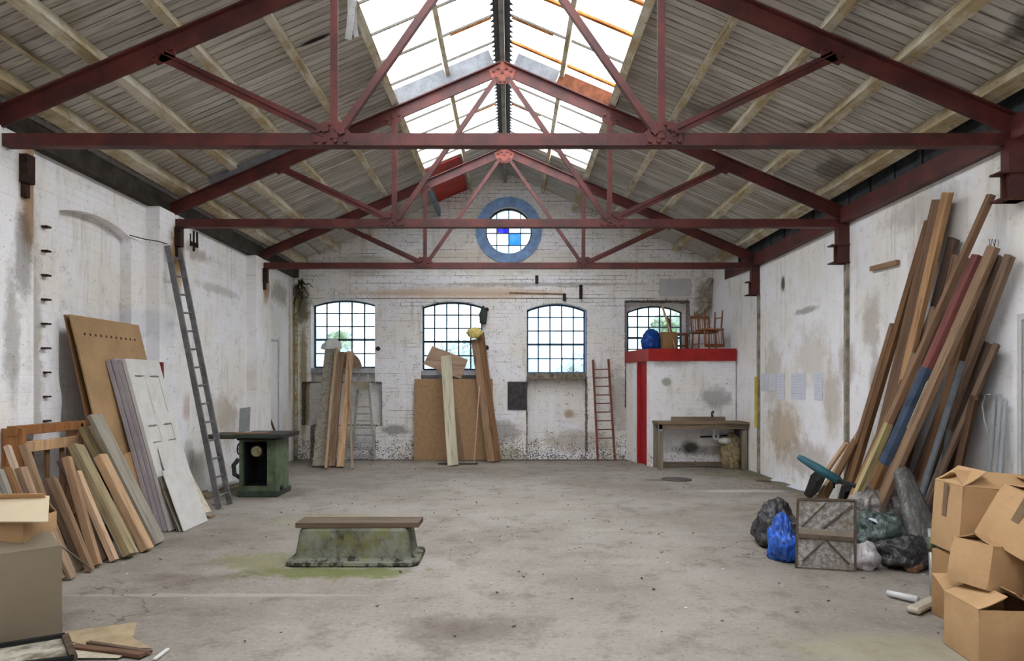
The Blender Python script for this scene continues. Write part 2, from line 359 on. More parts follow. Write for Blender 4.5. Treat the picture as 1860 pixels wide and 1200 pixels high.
def glass(name, col=(1, 1, 1, 1), haze=.25, hcol=(.9, .95, 1, 1), dirt=.0, dcol=RUST, vary=False):
    n = N(name); t = n.t; out = t.nodes['Material Output']; t.nodes.remove(n.b)
    tr = n.n('ShaderNodeBsdfTransparent'); tr.inputs[0].default_value = col
    if vary: n.l(n.mix(n.ramp(n.noise(n.pos(), 1.7, 4, .6), .35, .62), (.38, .46, .49, 1), col), tr.inputs[0])
    tl = n.n('ShaderNodeBsdfTranslucent'); tl.inputs[0].default_value = hcol
    gl = n.n('ShaderNodeBsdfGlossy'); gl.inputs['Roughness'].default_value = .08
    m = n.n('ShaderNodeMixShader'); v = n.pos(); f = n.noise(v, 2.3, 4, .6)
    n.l(n.math('MULTIPLY', n.ramp(f, .2, .8), haze*2), m.inputs[0]); n.l(tr.outputs[0], m.inputs[1]); n.l(tl.outputs[0], m.inputs[2])
    m2 = n.n('ShaderNodeMixShader'); m2.inputs[0].default_value = .04; n.l(m.outputs[0], m2.inputs[1]); n.l(gl.outputs[0], m2.inputs[2])
    last = m2
    if dirt:
        df = n.n('ShaderNodeBsdfTranslucent'); df.inputs[0].default_value = dcol
        m3 = n.n('ShaderNodeMixShader'); q = n.noise(n.mp(v, (1.2, 5, 1.2)), 1, 5, .7)
        n.l(n.math('MULTIPLY', n.ramp(q, .6, .72), dirt), m3.inputs[0]); n.l(last.outputs[0], m3.inputs[1]); n.l(df.outputs[0], m3.inputs[2]); last = m3
    n.l(last.outputs[0], out.inputs[0]); return n.m
M_glass = glass('hazy_glass', (.6, .62, .62, 1), .2, (.6, .7, .75, 1), vary=True); M_sky = glass('roof_glass', haze=.12, dirt=0)
M_skyR = glass('stained_roof_glass', haze=.12, dirt=.35, dcol=(.9, .45, .12, 1))
M_gblue = glass('blue_glass', (.05, .22, .6, 1), .1, (.2, .4, .9, 1)); M_gdark = glass('deep_blue_glass', (.05, .05, .35, 1), .1, (.1, .1, .5, 1))
M_gpale = glass('pale_blue_glass', (.72, .88, 1, 1), .2, (.7, .85, 1, 1))
# ================================================================= STRUCTURE
def struct(o): o['kind'] = 'structure'; return o
RX, SL, RB = -.10, .424, 4.24
def roofz(x, top=RB): return CH + top - SL*abs(x-RX)
def rp(x, y, top=RB): return V((x, y, roofz(x, top)))
def bw(px, py, Y=YB): p = at(px, py, Y); return (p.x, p.z)
XL, XR = -4.33, 4.20
def arch(x0, x1, zs, rise, n=12):
    """points left -> right over a segmental arch"""
    out = []
    for i in range(n+1):
        t = -1+2*i/n; out.append((x0+(x1-x0)*(i/n), zs+rise*(1-t*t)))
    return out
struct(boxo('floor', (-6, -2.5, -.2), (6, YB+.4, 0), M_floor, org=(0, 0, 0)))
# --- windows: outline in metres on the back wall
wins = [(565, 681, 668, 553, 543), (765, 876, 672, 556, 546), (957, 1065, 678, 562, 550), (1142, 1243, 655, 565, 553)]
WIN = []
for (a, b, yb, ys, yt) in wins:
    x0, z0 = bw(a, yb); x1, zs = bw(b, ys); zt = bw(a, yt)[1]; WIN.append((x0, x1, z0, zs, zt-zs))
def wloop(w, g=0): return [(w[0]-g, w[2]-g)]+arch(w[0]-g, w[1]+g, w[3], w[4]+g)+[(w[1]+g, w[2]-g)]
cxr, czr, Rr, rr = (924-CX)*YB/F, CH+(CY-418)*YB/F, .665, .475
rnd_loop = [(cxr+rr*math.cos(2*math.pi*i/40), czr+rr*math.sin(2*math.pi*i/40)) for i in range(40)]
outer = [(-4.8, 0), (4.8, 0), (4.8, roofz(4.8)), (RX, roofz(RX)), (-4.8, roofz(-4.8))]
def PX(*l): return [bw(*q) for q in l]
w = WIN[0]
h1 = PX((565, 832), (565, 772), (549, 772), (549, 694), (565, 694)) + arch(w[0], w[1], w[3], w[4]) + PX((681, 694), (693, 694), (693, 775), (681, 775), (681, 832))
w = WIN[1]; h2 = PX((765, 800)) + arch(w[0], w[1], w[3], w[4]) + PX((876, 800))
w = WIN[2]; h3 = PX((957, 822)) + arch(w[0], w[1], w[3], w[4]) + PX((1066, 822))
h4 = PX((1136, 740), (1136, 546), (1252, 546), (1252, 740))
mb = MB(); mb.slab(outer, [h1, h2, h3, h4, rnd_loop], lambda u, v: (u, YB, v), (0, .2, 0))
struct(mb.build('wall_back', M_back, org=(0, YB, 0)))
mb = MB(); mb.slab(outer, [wloop(w) for w in WIN]+[rnd_loop], lambda u, v: (u, YB+.2, v), (0, .15, 0))
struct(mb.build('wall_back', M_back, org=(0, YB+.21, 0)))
# projecting rendered band above the windows, and the lower gable ledge
z0, z1 = bw(0, 541)[1], bw(0, 489)[1]
struct(boxo('trim_1', (-4.32, YB-.035, z0), (4.04, YB, z1), M_back))
z0 = bw(0, 538)[1]; z1 = bw(0, 507)[1]
M_board = simple('pale_board', C(196, 194, 196), .7, var=.12, scale=3)
tag(boxo('wall_board', (bw(1197, 0)[0], YB-.055, z0), (bw(1254, 0)[0], YB-.036, z1), M_board), 'smooth off-white board fixed to the back wall above the rightmost window', 'board')
# rubble sills
M_sill = simple('crumbling_sill', C(150, 138, 120), .9, var=.45, scale=14, bump=.6)
M_sillL = simple('painted_sill', C(186, 188, 196), .7, var=.2, scale=8)
for i, (w, m) in enumerate(zip(WIN[:3], (M_sillL, M_sillL, M_sill))):
    mb = MB(); mb.box((w[0]+.002, YB-.02, w[2]-.10), (w[1]-.002, YB+.2, w[2]-.005))
    if i == 2:
        for k in range(14):
            x = w[0]+.06+k*.08; mb.box((x, YB-.03, w[2]-.11), (x+.05+.03*math.sin(k*3), YB+.12, w[2]+.02*abs(math.sin(k*5))))
    struct(mb.build('trim_%d' % (i+2), m))
frame_cols = [C(84, 92, 100), C(48, 58, 74), C(56, 84, 118), C(90, 98, 102)]
for i, w in enumerate(WIN):
    root = empty('window_%d' % (i+1), ((w[0]+w[1])/2, YB+.2, w[2])); root['kind'] = 'structure'
    fm = simple('window_metal_%d' % i, frame_cols[i], .6, var=.3, scale=10)
    yy = YB+.24; mb = MB(); lp = wloop(w, -.012)
    for k in range(len(lp)):
        a, b = lp[k], lp[(k+1) % len(lp)]; mb.bar((a[0], yy, a[1]), (b[0], yy, b[1]), .045, .035, (0, 1, 0))
    mb.build('frame', fm, root)
    mb = MB(); H = lambda x: w[3]+w[4]*(1-((x-w[0])/(w[1]-w[0])*2-1)**2)
    for k in range(1, 5):
        x = w[0]+(w[1]-w[0])*k/5; mb.bar((x, yy, w[2]), (x, yy, H(x)), .024, .03, (0, 1, 0))
    rows = [.205, .40, .60, .80]; Ht = w[3]+w[4]-w[2]
    for k, r_ in enumerate([.215, .42, .615, .81]):
        z = w[2]+Ht*r_; t = .042 if k == 1 else .023
        mb.bar((w[0], yy, z), (w[1], yy, z), .03, t, (0, 0, 1))
    mb.build('glazing_bars', fm, root)
    mb = MB(); mb.slab(wloop(w, -.01), [], lambda u, v: (u, yy+.01, v), (0, .004, 0)); mb.build('pane', M_glass, root)
# blue painted reveal of the third window
M_bluep = simple('blue_paint', C(92, 132, 176), .6, var=.25, scale=8)
w = WIN[2]; mb = MB(); mb.box((w[1]-.012, YB-.004, w[2]-.1), (w[1]+.006, YB+.18, w[3])); mb.box((w[0], YB+.06, w[2]-.01), (w[1], YB+.19, w[2]+.025))
struct(mb.build('trim_5', M_bluep))
# round window with blue ring
root = empty('window_5', (cxr, YB, czr-Rr)); root['kind'] = 'structure'
mb = MB(); n = 64
ro = [(cxr+Rr*(1+.008*math.sin(i*2.3))*math.cos(2*math.pi*i/n), czr+Rr*(1+.008*math.sin(i*1.7))*math.sin(2*math.pi*i/n)) for i in range(n)]
ri = [(cxr+(rr-.004)*math.cos(2*math.pi*i/n), czr+(rr-.004)*math.sin(2*math.pi*i/n)) for i in range(n)]
mb.slab(ro, [ri], lambda u, v: (u, YB-.03, v), (0, .03, 0))
M_ring = simple('blue_ring_paint', C(134, 166, 210), .65, var=.22, scale=7); mb.build('painted_surround', M_ring, root)
mb = MB(); ri2 = [(cxr+(rr-.03)*math.cos(2*math.pi*i/n), czr+(rr-.03)*math.sin(2*math.pi*i/n)) for i in range(n)]
mb.slab(ri, [ri2], lambda u, v: (u, YB+.14, v), (0, .05, 0)); fmr = simple('round_window_metal', C(58, 60, 66), .6); mb.build('frame', fmr, root)
mb = MB(); u = .243
for k in (-1, 0, 1):
    h = math.sqrt(rr**2-(k*u)**2); mb.bar((cxr+k*u, YB+.16, czr-h), (cxr+k*u, YB+.16, czr+h), .018, .02, (0, 1, 0))
    mb.bar((cxr-h, YB+.16, czr-.03+k*u), (cxr+h, YB+.16, czr-.03+k*u), .02, .018, (0, 0, 1))
mb.build('glazing_bars', fmr, root)
bl = [[(cxr-u, czr-.03), (cxr, czr-.03), (cxr, czr-.03+u), (cxr-u, czr-.03+u)], [(cxr, czr-.03-u), (cxr+u, czr-.03-u), (cxr+u, czr-.03), (cxr, czr-.03)]]
mb = MB(); mb.slab(ri, bl, lambda u, v: (u, YB+.165, v), (0, .004, 0)); mb.build('pane', M_glass, root)
for q, m in zip(bl, (M_gdark, M_gblue)):
    mb = MB(); mb.slab(q, [], lambda u, v: (u, YB+.165, v), (0, .004, 0)); o = mb.build('pane', m, root)
    o['label'] = 'deep blue square pane' if m is M_gdark else 'bright blue square pane'
# --- left wall with arched recess and piers
a0, a1, zs = 6.6, 7.86, CH+1.67
mb = MB(); mb.slab([(-2, 0), (YB, 0), (YB, roofz(XL)), (-2, roofz(XL))], [[(a0, .02)]+arch(a0, a1, zs, .10)+[(a1, .02)]], lambda u, v: (XL, u, v), (-.13, 0, 0))
struct(mb.build('wall_left', M_left, org=(XL, 6, 0)))
struct(boxo('wall_left', (XL-.45, -2, 0), (XL-.13, YB, roofz(XL)), M_left))
PYL = [(Y1-.37, Y1+.37), (Y2-.39, Y2+.38), (Y3-.34, Y3+.36)]
for i, (a, b) in enumerate(PYL):
    struct(boxo('trim_%d' % (6+i), (XL, a, 0), (-4.17, b, CH+2.12), M_left))
mb = MB()
for (px, y0_, y1_) in ((490, 615, 830), (505, 615, 830)):
    a = atX(px, y0_, XL); b = atX(px, y1_, XL); mb.box((XL, a.y-.02, .1), (XL+.012, a.y+.02, a.z))
a = atX(490, 615, XL); b = atX(505, 615, XL); mb.box((XL, a.y, a.z-.04), (XL+.012, b.y, a.z))
struct(mb.build('trim_9', M_sillL))
M_darkt = simple('shaded_timber', C(66, 60, 54), .9, var=.4, scale=5)  # wall plate timber, eaves shadow painted in as its dark colour
struct(boxo('trim_10', (XL, -2, CH+2.13), (XL+.10, YB, CH+2.34), M_darkt))
# dado render patch, front left
mb = MB(); pts = []
for (y, z) in ((5.2, .3), (6.52, .3), (6.62, 1.35), (6.56, 1.62), (6.42, 1.72), (5.2, 1.72)): pts.append((XL-.002, y, z))
mb.prism([(p[0], p[1], p[2]) for p in pts], (.02, 0, 0)); struct(mb.build('trim_11', M_left))
struct(boxo('wall_front', (-4.8, -2.3, 0), (4.8, -2.0, 5.8), M_left))
# --- right wall
dy0, dy1 = 4.55, 5.64
mb = MB(); mb.slab([(-2, 0), (11.9, 0), (11.9, roofz(XR)), (-2, roofz(XR))], [[(dy0, .01), (dy1, .01), (dy1, 2.03), (dy0, 2.03)]], lambda u, v: (XR, u, v), (.3, 0, 0))
struct(mb.build('wall_right', M_right, org=(XR, 6, 0)))
mb = MB(); mb.prism([(XR, 11.9, 0), (4.05, YB, 0), (4.5, YB, 0), (4.5, 11.9, 0)], (0, 0, roofz(XR))); struct(mb.build('wall_right', M_right))
droot = empty('door_1', (XR+.1, (dy0+dy1)/2, 0)); droot['kind'] = 'structure'
boxo('door_leaf', (XR+.10, dy0, 0), (XR+.14, dy1, 2.03), simple('unlit_interior', C(38, 42, 48), .6), droot)  # dark colour stands for the unlit space inside the opening
mb = MB(); mb.box((XR-.012, dy1, 0), (XR, dy1+.05, 2.08)); mb.box((XR-.012, dy0, 2.03), (XR, dy1, 2.08)); mb.build('door_frame', simple('white_gloss', C(206, 206, 206), .5, var=.1), droot)
# eave steel on right
M_stline = M_steel
tag(boxo('eave_beam', (4.10, -2, CH+2.0), (4.2, YB-.1, CH+2.19), M_steel), 'long red-oxide steel eaves beam running along the top of the right wall', 'beam')
mb = MB(); y = -2.0
while y < YB-.2: mb.box((4.155, y, CH+2.19), (4.2, y+.42, CH+2.46)); mb.box((4.135, y+.42, CH+2.19), (4.2, y+.5, CH+2.46)); y += .5
M_gut = simple('dark_sheet', C(58, 62, 66), .7, var=.3); struct(mb.build('trim_12', M_gut))
# --- roof boards
def roofstrip(xa, xb, ya, yb, m):
    mb = MB(); mb.prism([rp(xa, ya), rp(xb, ya), rp(xb, ya)+V((0, 0, .03)), rp(xa, ya)+V((0, 0, .03))], (0, yb-ya, 0)); return struct(mb.build('ceiling', m, org=(0, 0, 0)))
SKL, SKR = -1.50, 1.30
roofstrip(-4.8, SKL, -2, YB+.3, M_roofL); roofstrip(SKR, 4.8, -2, YB+.3, M_roofR)
roofstrip(SKL, RX, Y3+.06, YB+.3, M_roofL); roofstrip(RX, SKR, Y3+.06, YB+.3, M_roofR)
M_redb = simple('red_board', C(186, 56, 48), .6, var=.2, scale=5)
mb = MB(); mb.prism([rp(-1.44, 11.75, 4.235), rp(-.86, 11.75, 4.235), rp(-.86, 11.75, 4.215), rp(-1.44, 11.75, 4.215)], (0, 2.0, 0))
tag(mb.build('ceiling_board', M_redb), 'red painted board panel under the roof slope left of the round window', 'board')
# --- purlins
M_dkp = purlin_mat('weathered_glazing_timber')
def purlin(x, w_, h_, y0_, y1_, label, m=M_purlin, top=4.235, name='purlin'):
    s = 1 if x > RX else -1; nrm = V((s*SL, 0, 1)).normalized(); p = rp(x, 0, top)-nrm*h_/2
    mb = MB(); n = 10
    for k in range(n):
        a = y0_+(y1_-y0_)*k/n; b = y0_+(y1_-y0_)*(k+1)/n
        j = .008
        mb.bar((p.x, a, p.z), (p.x, b, p.z), w_, h_, nrm)
    bmesh.ops.remove_doubles(mb.bm, verts=list(mb.bm.verts), dist=.001)
    return tag(mb.build(name, m, org=(p.x, 0, p.z)), label, 'roof beam', 'timber purlins under the roof')
LN = ['ridge', 'first', 'second', 'third', 'fourth', 'fifth']
purlin(-.81, .055, .09, -2, YB, 'slim timber purlin crossing the middle of the left skylight glazing', M_dkp)
purlin(-1.50, .09, .17, -2, YB, 'thick white-painted purlin along the left edge of the skylight')
purlin(-2.19, .075, .11, -2, YB, 'pale purlin on left slope, next one down from the skylight edge')
purlin(-2.85, .08, .12, -2, YB, 'timber purlin on left slope, second one down from the skylight edge')
purlin(-3.50, .10, .13, -2, YB, 'heavy yellowed purlin on left slope, just above the thin batten')
purlin(-3.84, .035, .05, -2, YB, 'very thin batten between the two lowest timbers on left slope', name='batten')
purlin(-4.14, .13, .15, -2, YB, 'lowest and heaviest purlin on left slope, by the left wall top')
purlin(.67, .055, .09, -2, YB, 'slim timber purlin crossing the middle of the right skylight glazing', M_dkp)
purlin(1.33, .09, .17, -2, YB, 'thick grey-white purlin along the right edge of the skylight')
purlin(2.03, .075, .11, -2, YB, 'pale purlin on right slope, next one down from the skylight edge')
purlin(2.68, .08, .12, -2, YB, 'timber purlin on right slope, second one down from the skylight edge')
purlin(3.32, .10, .13, -2, YB, 'heavy yellowed purlin on right slope, above the lowest one')
purlin(4.02, .14, .15, -2, YB, 'lowest and heaviest purlin on right slope, above the red eaves beam')
# --- skylight
for side, xa, xb, m in ((-1, SKL-.05, RX-.02, M_sky), (1, RX+.02, SKR+.05, M_skyR)):
    root = empty('window_%d' % (6 if side < 0 else 7), (xa, 5, roofz(xa))); root['kind'] = 'structure'
    top = RB+.07
    mb = MB(); mb.prism([rp(xa, -2, top), rp(xb, -2, top), rp(xb, -2, top+.005), rp(xa, -2, top+.005)], (0, Y3+2.05, 0)); mb.build('pane', m, root)
    bars = MB(); orange = MB(); k = 0; y = Y3-.05
    random.seed(5)
    while y > -2:
        big = side > 0 and k in (5, 7, 8, 10, 11, 12, 13)
        t = .05 if big else .02
        tgt = orange if big else bars
        tgt.bar(rp(xa, y, top-.015), rp(xb, y+random.uniform(-.01, .01), top-.015), t, .025, (0, 0, 1))
        if not big and k % 2 == 0:
            xs = (RX+side*.12) if side > 0 else RX-.12
            orange.bar(rp(xs, y+.02, top-.03), rp(xs+side*random.uniform(.25, .5), y+.02, top-.03), .035, .012, (0, 0, 1))
        y -= .61; k += 1
    bars.build('glazing_bars', simple('dark_glazing_bar', C(84, 78, 70), .7), root)
    orange.build('rusty_glazing_bars', simple('rusty_bar', C(190, 112, 48), .8, var=.4, scale=9), root)['label'] = 'orange rust-stained bars'
# ridge board and toothed flashing
M_ridge = simple('ridge_timber', C(150, 148, 142), .8, var=.3)
tag(boxo('ridge_beam', (RX-.03, -2, CH+4.04), (RX+.03, YB, CH+4.22), M_ridge), 'grey-white ridge board along the apex of the roof', 'roof beam')
mb = MB(); y = -2.0
for s in (-1, 1):
    y = -2.0
    while y < Y3:
        xo = RX+s*.135; xi = RX+s*.10
        mb.prism([rp(RX, y, RB+.02), rp(xi, y, RB+.02), rp(xo, y+.03, RB+.02), rp(xi, y+.06, RB+.02), rp(xi, y+.12, RB+.02), rp(RX, y+.12, RB+.02)], (0, 0, .01)); y += .12
tag(mb.build('ridge_flashing', simple('dark_flashing', C(60, 58, 60), .6)), 'dark saw-toothed flashing strip above the ridge board between the skylights', 'flashing')
# torn white lining hanging by the skylight
M_cloth = simple('torn_lining', C(160, 158, 156), .8, var=.15)
p = atX(632, 0, -1.42); mb = MB(); rng = random.Random(2)
for k in range(4):
    x, y = p.x+.02*k, p.y+.03*k; L = [.5, .36, .22, .42][k]; pts = []
    top_ = roofz(-1.45)-.16; n = 7
    for i in range(n+1):
        t = i/n; pts.append((x+.03*math.sin(3*t+k), y+.02*math.cos(4*t+k), top_-L*t))
    for a, b in zip(pts, pts[1:]): mb.bar(a, b, .06-.006*k, .004, (0, 1, .3))
tag(mb.build('torn_strip', M_cloth), 'torn white strip dangling from the left edge of the skylight', 'torn lining')
# --- trusses
_m = MB(); _m.disc((0, 0, 0), .017, (0, -1, 0), .02, 8); _r = _m.build('rivet', M_steel, org=(0, 0, 0)); RIV = _r.data; bpy.data.objects.remove(_r)
def rivet(p, par):
    o = bpy.data.objects.new('rivet', RIV); COL.objects.link(o); o.parent = par; o.location = V(p)-WL[par]
def truss(Y, label, i):
    root = empty('roof_truss', (0, Y, CH+2.0), label, 'truss', 'red steel roof trusses'); T = M_steel
    def zt(x): return CH+3.93-SL*abs(x-RX)
    xn = {-1: -1.467, 1: 1.26}; xs = {-1: -2.86, 1: 2.66}; xe = {-1: -4.22, 1: 4.16}
    zc = CH+2.01
    mb = MB(); mb.box((-4.2, Y-.008, zc-.05), (4.19, Y+.008, zc+.05)); mb.box((-4.2, Y, zc-.05), (4.19, Y+.09, zc-.035)); mb.build('tie_beam', T, root)
    for s in (-1, 1):
        a = V((xe[s], Y, zt(xe[s])-.02)); b = V((RX, Y, zt(RX)))
        mb = MB(); up = V((s*SL, 0, 1)).normalized()
        mb.bar(a, b, .03, .14, up); mb.bar(a+up*.07, b+up*.07, .12, .014, up)
        mb.build('rafter', T, root)
        n_ = V((xn[s], Y, zc)); t_ = V((xn[s], Y, zt(xn[s])))
        mb = MB(); mb.bar(n_+V((-s*.03, -.03, 0)), t_+V((-s*.03, -.03, 0)), .06, .008, (0, 1, 0)); mb.bar(n_+V((0, 0, 0)), t_, .008, .065, (0, 1, 0)); mb.build('vertical_tie', T, root)
        mb = MB(); q = V((RX+s*.07, Y-.035, zt(RX)-.12)); mb.bar(n_+V((-s*.06, -.035, .04)), q, .055, .008, (0, 1, 0)); mb.bar(n_+V((-s*.085, 0, .04)), q+V((-s*.025, .035, 0)), .008, .05, (0, 1, 0)); mb.build('diagonal', T, root)
        e = V((xs[s], Y, zt(xs[s])-.05)); mid = e+(n_-e)*.12+V((0, 0, -.0))
        mb = MB(); mb.bar(n_+V((s*.05, -.02, .05)), e+V((0, -.02, -.02)), .085, .01, (0, 1, 0)); mb.bar(n_+V((s*.05, 0, .05)), e, .01, .07, (0, 1, 0))
        mb.build('strut', T, root)
        # gusset plates with rivets
        g = MB(); g.prism([n_+V(v) for v in ((-.15, -.02, -.05), (.15, -.02, -.05), (.15, -.02, .06), (.07, -.02, .14), (-.07, -.02, .14), (-.15, -.02, .06))], (0, .012, 0)); go = g.build('gusset_plate', T, root)
        for (dx, dz) in ((-.12, -.02), (-.05, -.02), (.04, -.02), (.12, -.02), (-.1, .06), (-.03, .07), (.04, .08), (.1, .05), (0, .12)): rivet(n_+V((dx, -.02, dz)), go)
        up2 = V((s*SL, 0, 1)).normalized(); along = V((-s, 0, SL)).normalized()
        for c in (t_, e+V((0, 0, .04))):
            g = MB()
            g.prism([c+along*.12-up2*.02+V((0, -.025, 0)), c-along*.12-up2*.02+V((0, -.025, 0)), c-along*.08-up2*.12+V((0, -.025, 0)), c+along*.08-up2*.12+V((0, -.025, 0))], (0, .012, 0))
            go = g.build('gusset_plate', T, root)
            for k in (-.08, 0, .08): rivet(c+along*k-up2*.04+V((0, -.025, 0)), go)
    c = V((RX, Y-.025, zt(RX)))
    g = MB(); g.prism([c+V(v) for v in ((-.17, 0, -.03), (-.13, 0, -.13), (-.05, 0, -.2), (.05, 0, -.2), (.13, 0, -.13), (.17, 0, -.03), (0, 0, .08))], (0, .012, 0))
    go = g.build('apex_plate', simple('rusty_plate', C(140, 74, 62), .6, var=.3), root)
    for (dx, dz) in ((-.11, -.04), (-.05, -.01), (.05, -.01), (.11, -.04), (-.08, -.12), (.08, -.12), (0, -.06), (-.03, -.17), (.03, -.17)): rivet(c+V((dx, 0, dz)), go)
    return root
truss(Y1, 'nearest red steel roof truss, its tie beam highest in the photo', 0)
truss(Y2, 'middle red steel roof truss, carrying white boards at its apex', 1)
truss(Y3, 'farthest red steel roof truss, its diagonals in front of the round window', 2)
# boards standing on the middle truss
M_wboard = simple('white_flaky_board', C(122, 123, 128), .8, var=.2, scale=9)
M_oboard = simple('orange_stained_board', C(120, 70, 46), .85, var=.35, scale=8)
def rb(xa, xb, h, m, Y, label, zo=0):
    s = 1 if xa > RX else -1; up = V((s*SL, 0, 1)).normalized()
    a = V((xa, Y, CH+3.93-SL*abs(xa-RX)))+up*(.09+h/2+zo); b = V((xb, Y, CH+3.93-SL*abs(xb-RX)))+up*(.09+h/2+zo)
    mb = MB(); mb.bar(a, b, .025, h, up); return tag(mb.build('infill_board', m), label, 'board')
rb(-1.44, -.16, .20, M_wboard, Y2+.02, 'white flaking infill board on the left rafter of the middle truss')
rb(.0, .52, .17, M_wboard, Y2+.02, 'short white infill board right of the apex on the middle truss')
rb(.53, 1.27, .17, M_oboard, Y2+.02, 'orange-brown flaking infill board on the right rafter of the middle truss')
rb(-3.7, -2.5, .10, M_wboard, Y2+.02, 'white board on the lower left rafter of the middle truss')
for x, l in ((-1.40, 'blue-grey timber hanging down the left edge by the red board, beyond far truss'),):
    mb = MB(); p1 = atX(777, 342, x); p2 = at(793, 384, YB-.05); mb.bar(V((x-.02, Y3+.15, roofz(x)-.26)), V((x-.02, YB-.02, roofz(x)-.26)), .05, .13, (0, 0, 1))
    tag(mb.build('trimmer', simple('bluegrey_timber', C(128, 142, 156), .8, var=.25)), l, 'roof beam')
# --- right wall steel posts with bracket stubs
def bracket(Y, label):
    root = empty('steel_bracket', (4.14, Y, CH+1.4), label, 'bracket', 'steel brackets on the right wall')
    mb = MB(); mb.box((4.06, Y-.05, CH+1.5), (4.2, Y+.05, CH+2.0)); mb.build('post', M_steel, root)
    mb = MB(); mb.box((3.98, Y-.07, CH+1.50), (4.2, Y+.07, CH+1.515)); mb.box((3.98, Y-.07, CH+1.72), (4.2, Y+.07, CH+1.735)); mb.box((4.03, Y-.012, CH+1.515), (4.19, Y+.012, CH+1.72))
    mb.build('beam_stub', simple('rusty_stub', C(96, 56, 46), .8, var=.5, scale=14), root)
bracket(Y1, 'rusty steel bracket on the right wall nearest the camera, under the nearest truss')
bracket(Y2, 'steel bracket on the right wall under the middle truss end')
bracket(Y3, 'small far steel bracket on the right wall under the far truss end')
M_cond = simple('grubby_conduit', C(166, 156, 144), .7, var=.4, scale=6)
for Y, l in ((Y2, 'grimy vertical post below the middle truss on the right wall'), (Y3-.02, 'grimy vertical post below the far truss on the right wall')):
    mb = MB(); mb.box((4.155, Y-.05, 0), (4.2, Y-.015, CH+1.5)); mb.box((4.175, Y-.015, 0), (4.2, Y+.05, CH+1.5)); tag(mb.build('wall_post', M_cond), l, 'post', 'wall posts')
# left side: dark corroded truss seats
M_corr = simple('corroded_iron', C(62, 42, 34), .9, var=.5, scale=16)
for Y, l in ((Y1+.24, 'corroded iron truss seat on the left wall at the frame edge'), (Y2+.02, 'corroded iron truss seat above the grey ladder top'), (Y3, 'corroded iron truss seat on the left wall at the far truss')):
    mb = MB(); mb.box((-4.17, Y-.05, CH+1.72), (-4.10, Y+.05, CH+1.96)); mb.box((-4.17, Y-.03, CH+1.60), (-4.13, Y+.03, CH+1.72)); tag(mb.build('truss_seat', M_corr), l, 'bracket', 'iron truss seats on the left wall')
# fixings up the left pier edge
mb = MB(); a = atX(82, 300, XL+.02)
for k in range(11):
    z = CH+(CY-(412+44*k))*a.y/F
    if z > .9: mb.box((XL, a.y-.03, z-.008), (XL+.06, a.y+.03, z+.008))
cr_ = tag(mb.build('wall_clips', M_corr), 'column of small dark iron clips up the left wall', 'clips')
# cable across recess
mb = MB(); p = [atX(236, 427, XL+.01), atX(270, 437, -4.16), atX(300, 440, -4.15)]; p = [atX(236, 427, XL+.03), atX(262, 434, XL+.06), atX(287, 438, -4.14), atX(304, 443, -4.14)]
mb.tube(p, .006, 6); tag(mb.build('cable', M_corr), 'thin dark cable strung across the left wall towards the ladder top', 'cable')
# H-like iron marks right of the ladder top
mb = MB()
for (x, y0_, y1_) in ((338, 428, 452), (345, 424, 447), (352, 420, 456), (358, 422, 444)):
    a = atX(x, y0_, XL+.01); mb.box((XL, a.y-.012, CH-(y1_-CY)*a.y/F), (XL+.02, a.y+.012, a.z))
for y in (436, 440): a = atX(338, y, XL); b = atX(358, y, XL); mb.box((XL, a.y, a.z-.012), (XL+.02, b.y, a.z+.012))
tag(mb.build('iron_cleats', M_corr), 'dark iron cleats on the left wall just right of the ladder top', 'bracket')
# outside
M_gr = simple('outside_ground', C(110, 112, 96), .9); struct(boxo('ground', (-60, YB+.45, -.3), (60, 90, -.2), M_gr)); 
M_leaf = simple('pale_leaves', C(128, 160, 84), .7, var=.3); M_leaf2 = simple('bluish_leaves', C(120, 140, 136), .8, var=.2); M_bark = simple('bark', C(90, 78, 62), .9)
def tree(x, y, h, r, m, label, n=700, seed=1):
    rng = random.Random(seed); root = empty('tree', (x, y, -.2), label, 'tree', 'trees outside the back windows')
    mb = MB(); mb.tube([(x, y, -.2), (x+.05, y, h*.4), (x, y, h*.8)], [.14, .1, .04], 8); mb.build('trunk', M_bark, root)
    mb = MB()
    for _ in range(n):
        d = V((rng.gauss(0, 1), rng.gauss(0, 1), rng.gauss(0, 1))).normalized()*r*rng.random()**.4
        c = V((x, y, h-r*.8))+V((d.x, d.y, d.z*.9)); s = rng.uniform(.05, .11); ax = V((rng.gauss(0, 1), rng.gauss(0, 1), rng.gauss(0, 1))).normalized(); q = ax.orthogonal().normalized()*s; w2 = ax.cross(q)*.6
        mb.bm.faces.new([mb.bm.verts.new(c+k) for k in (q, w2, -q, -w2)])
    mb.build('foliage', m, root)
tree(5.05, 22, 3.75, .6, M_leaf, 'bright green tree seen through the rightmost window', 800)
tree(-5.2, 21, 3.1, .42, M_leaf, 'small green tree seen through the leftmost window', 500, 2)
tree(-2.0, 25, 3.1, 1.0, M_leaf2, 'hazy tree seen through the second window from the left', 900, 3)
tree(2.6, 26, 2.6, 1.0, M_leaf2, 'hazy tree seen low through the third window from the left', 900, 4)
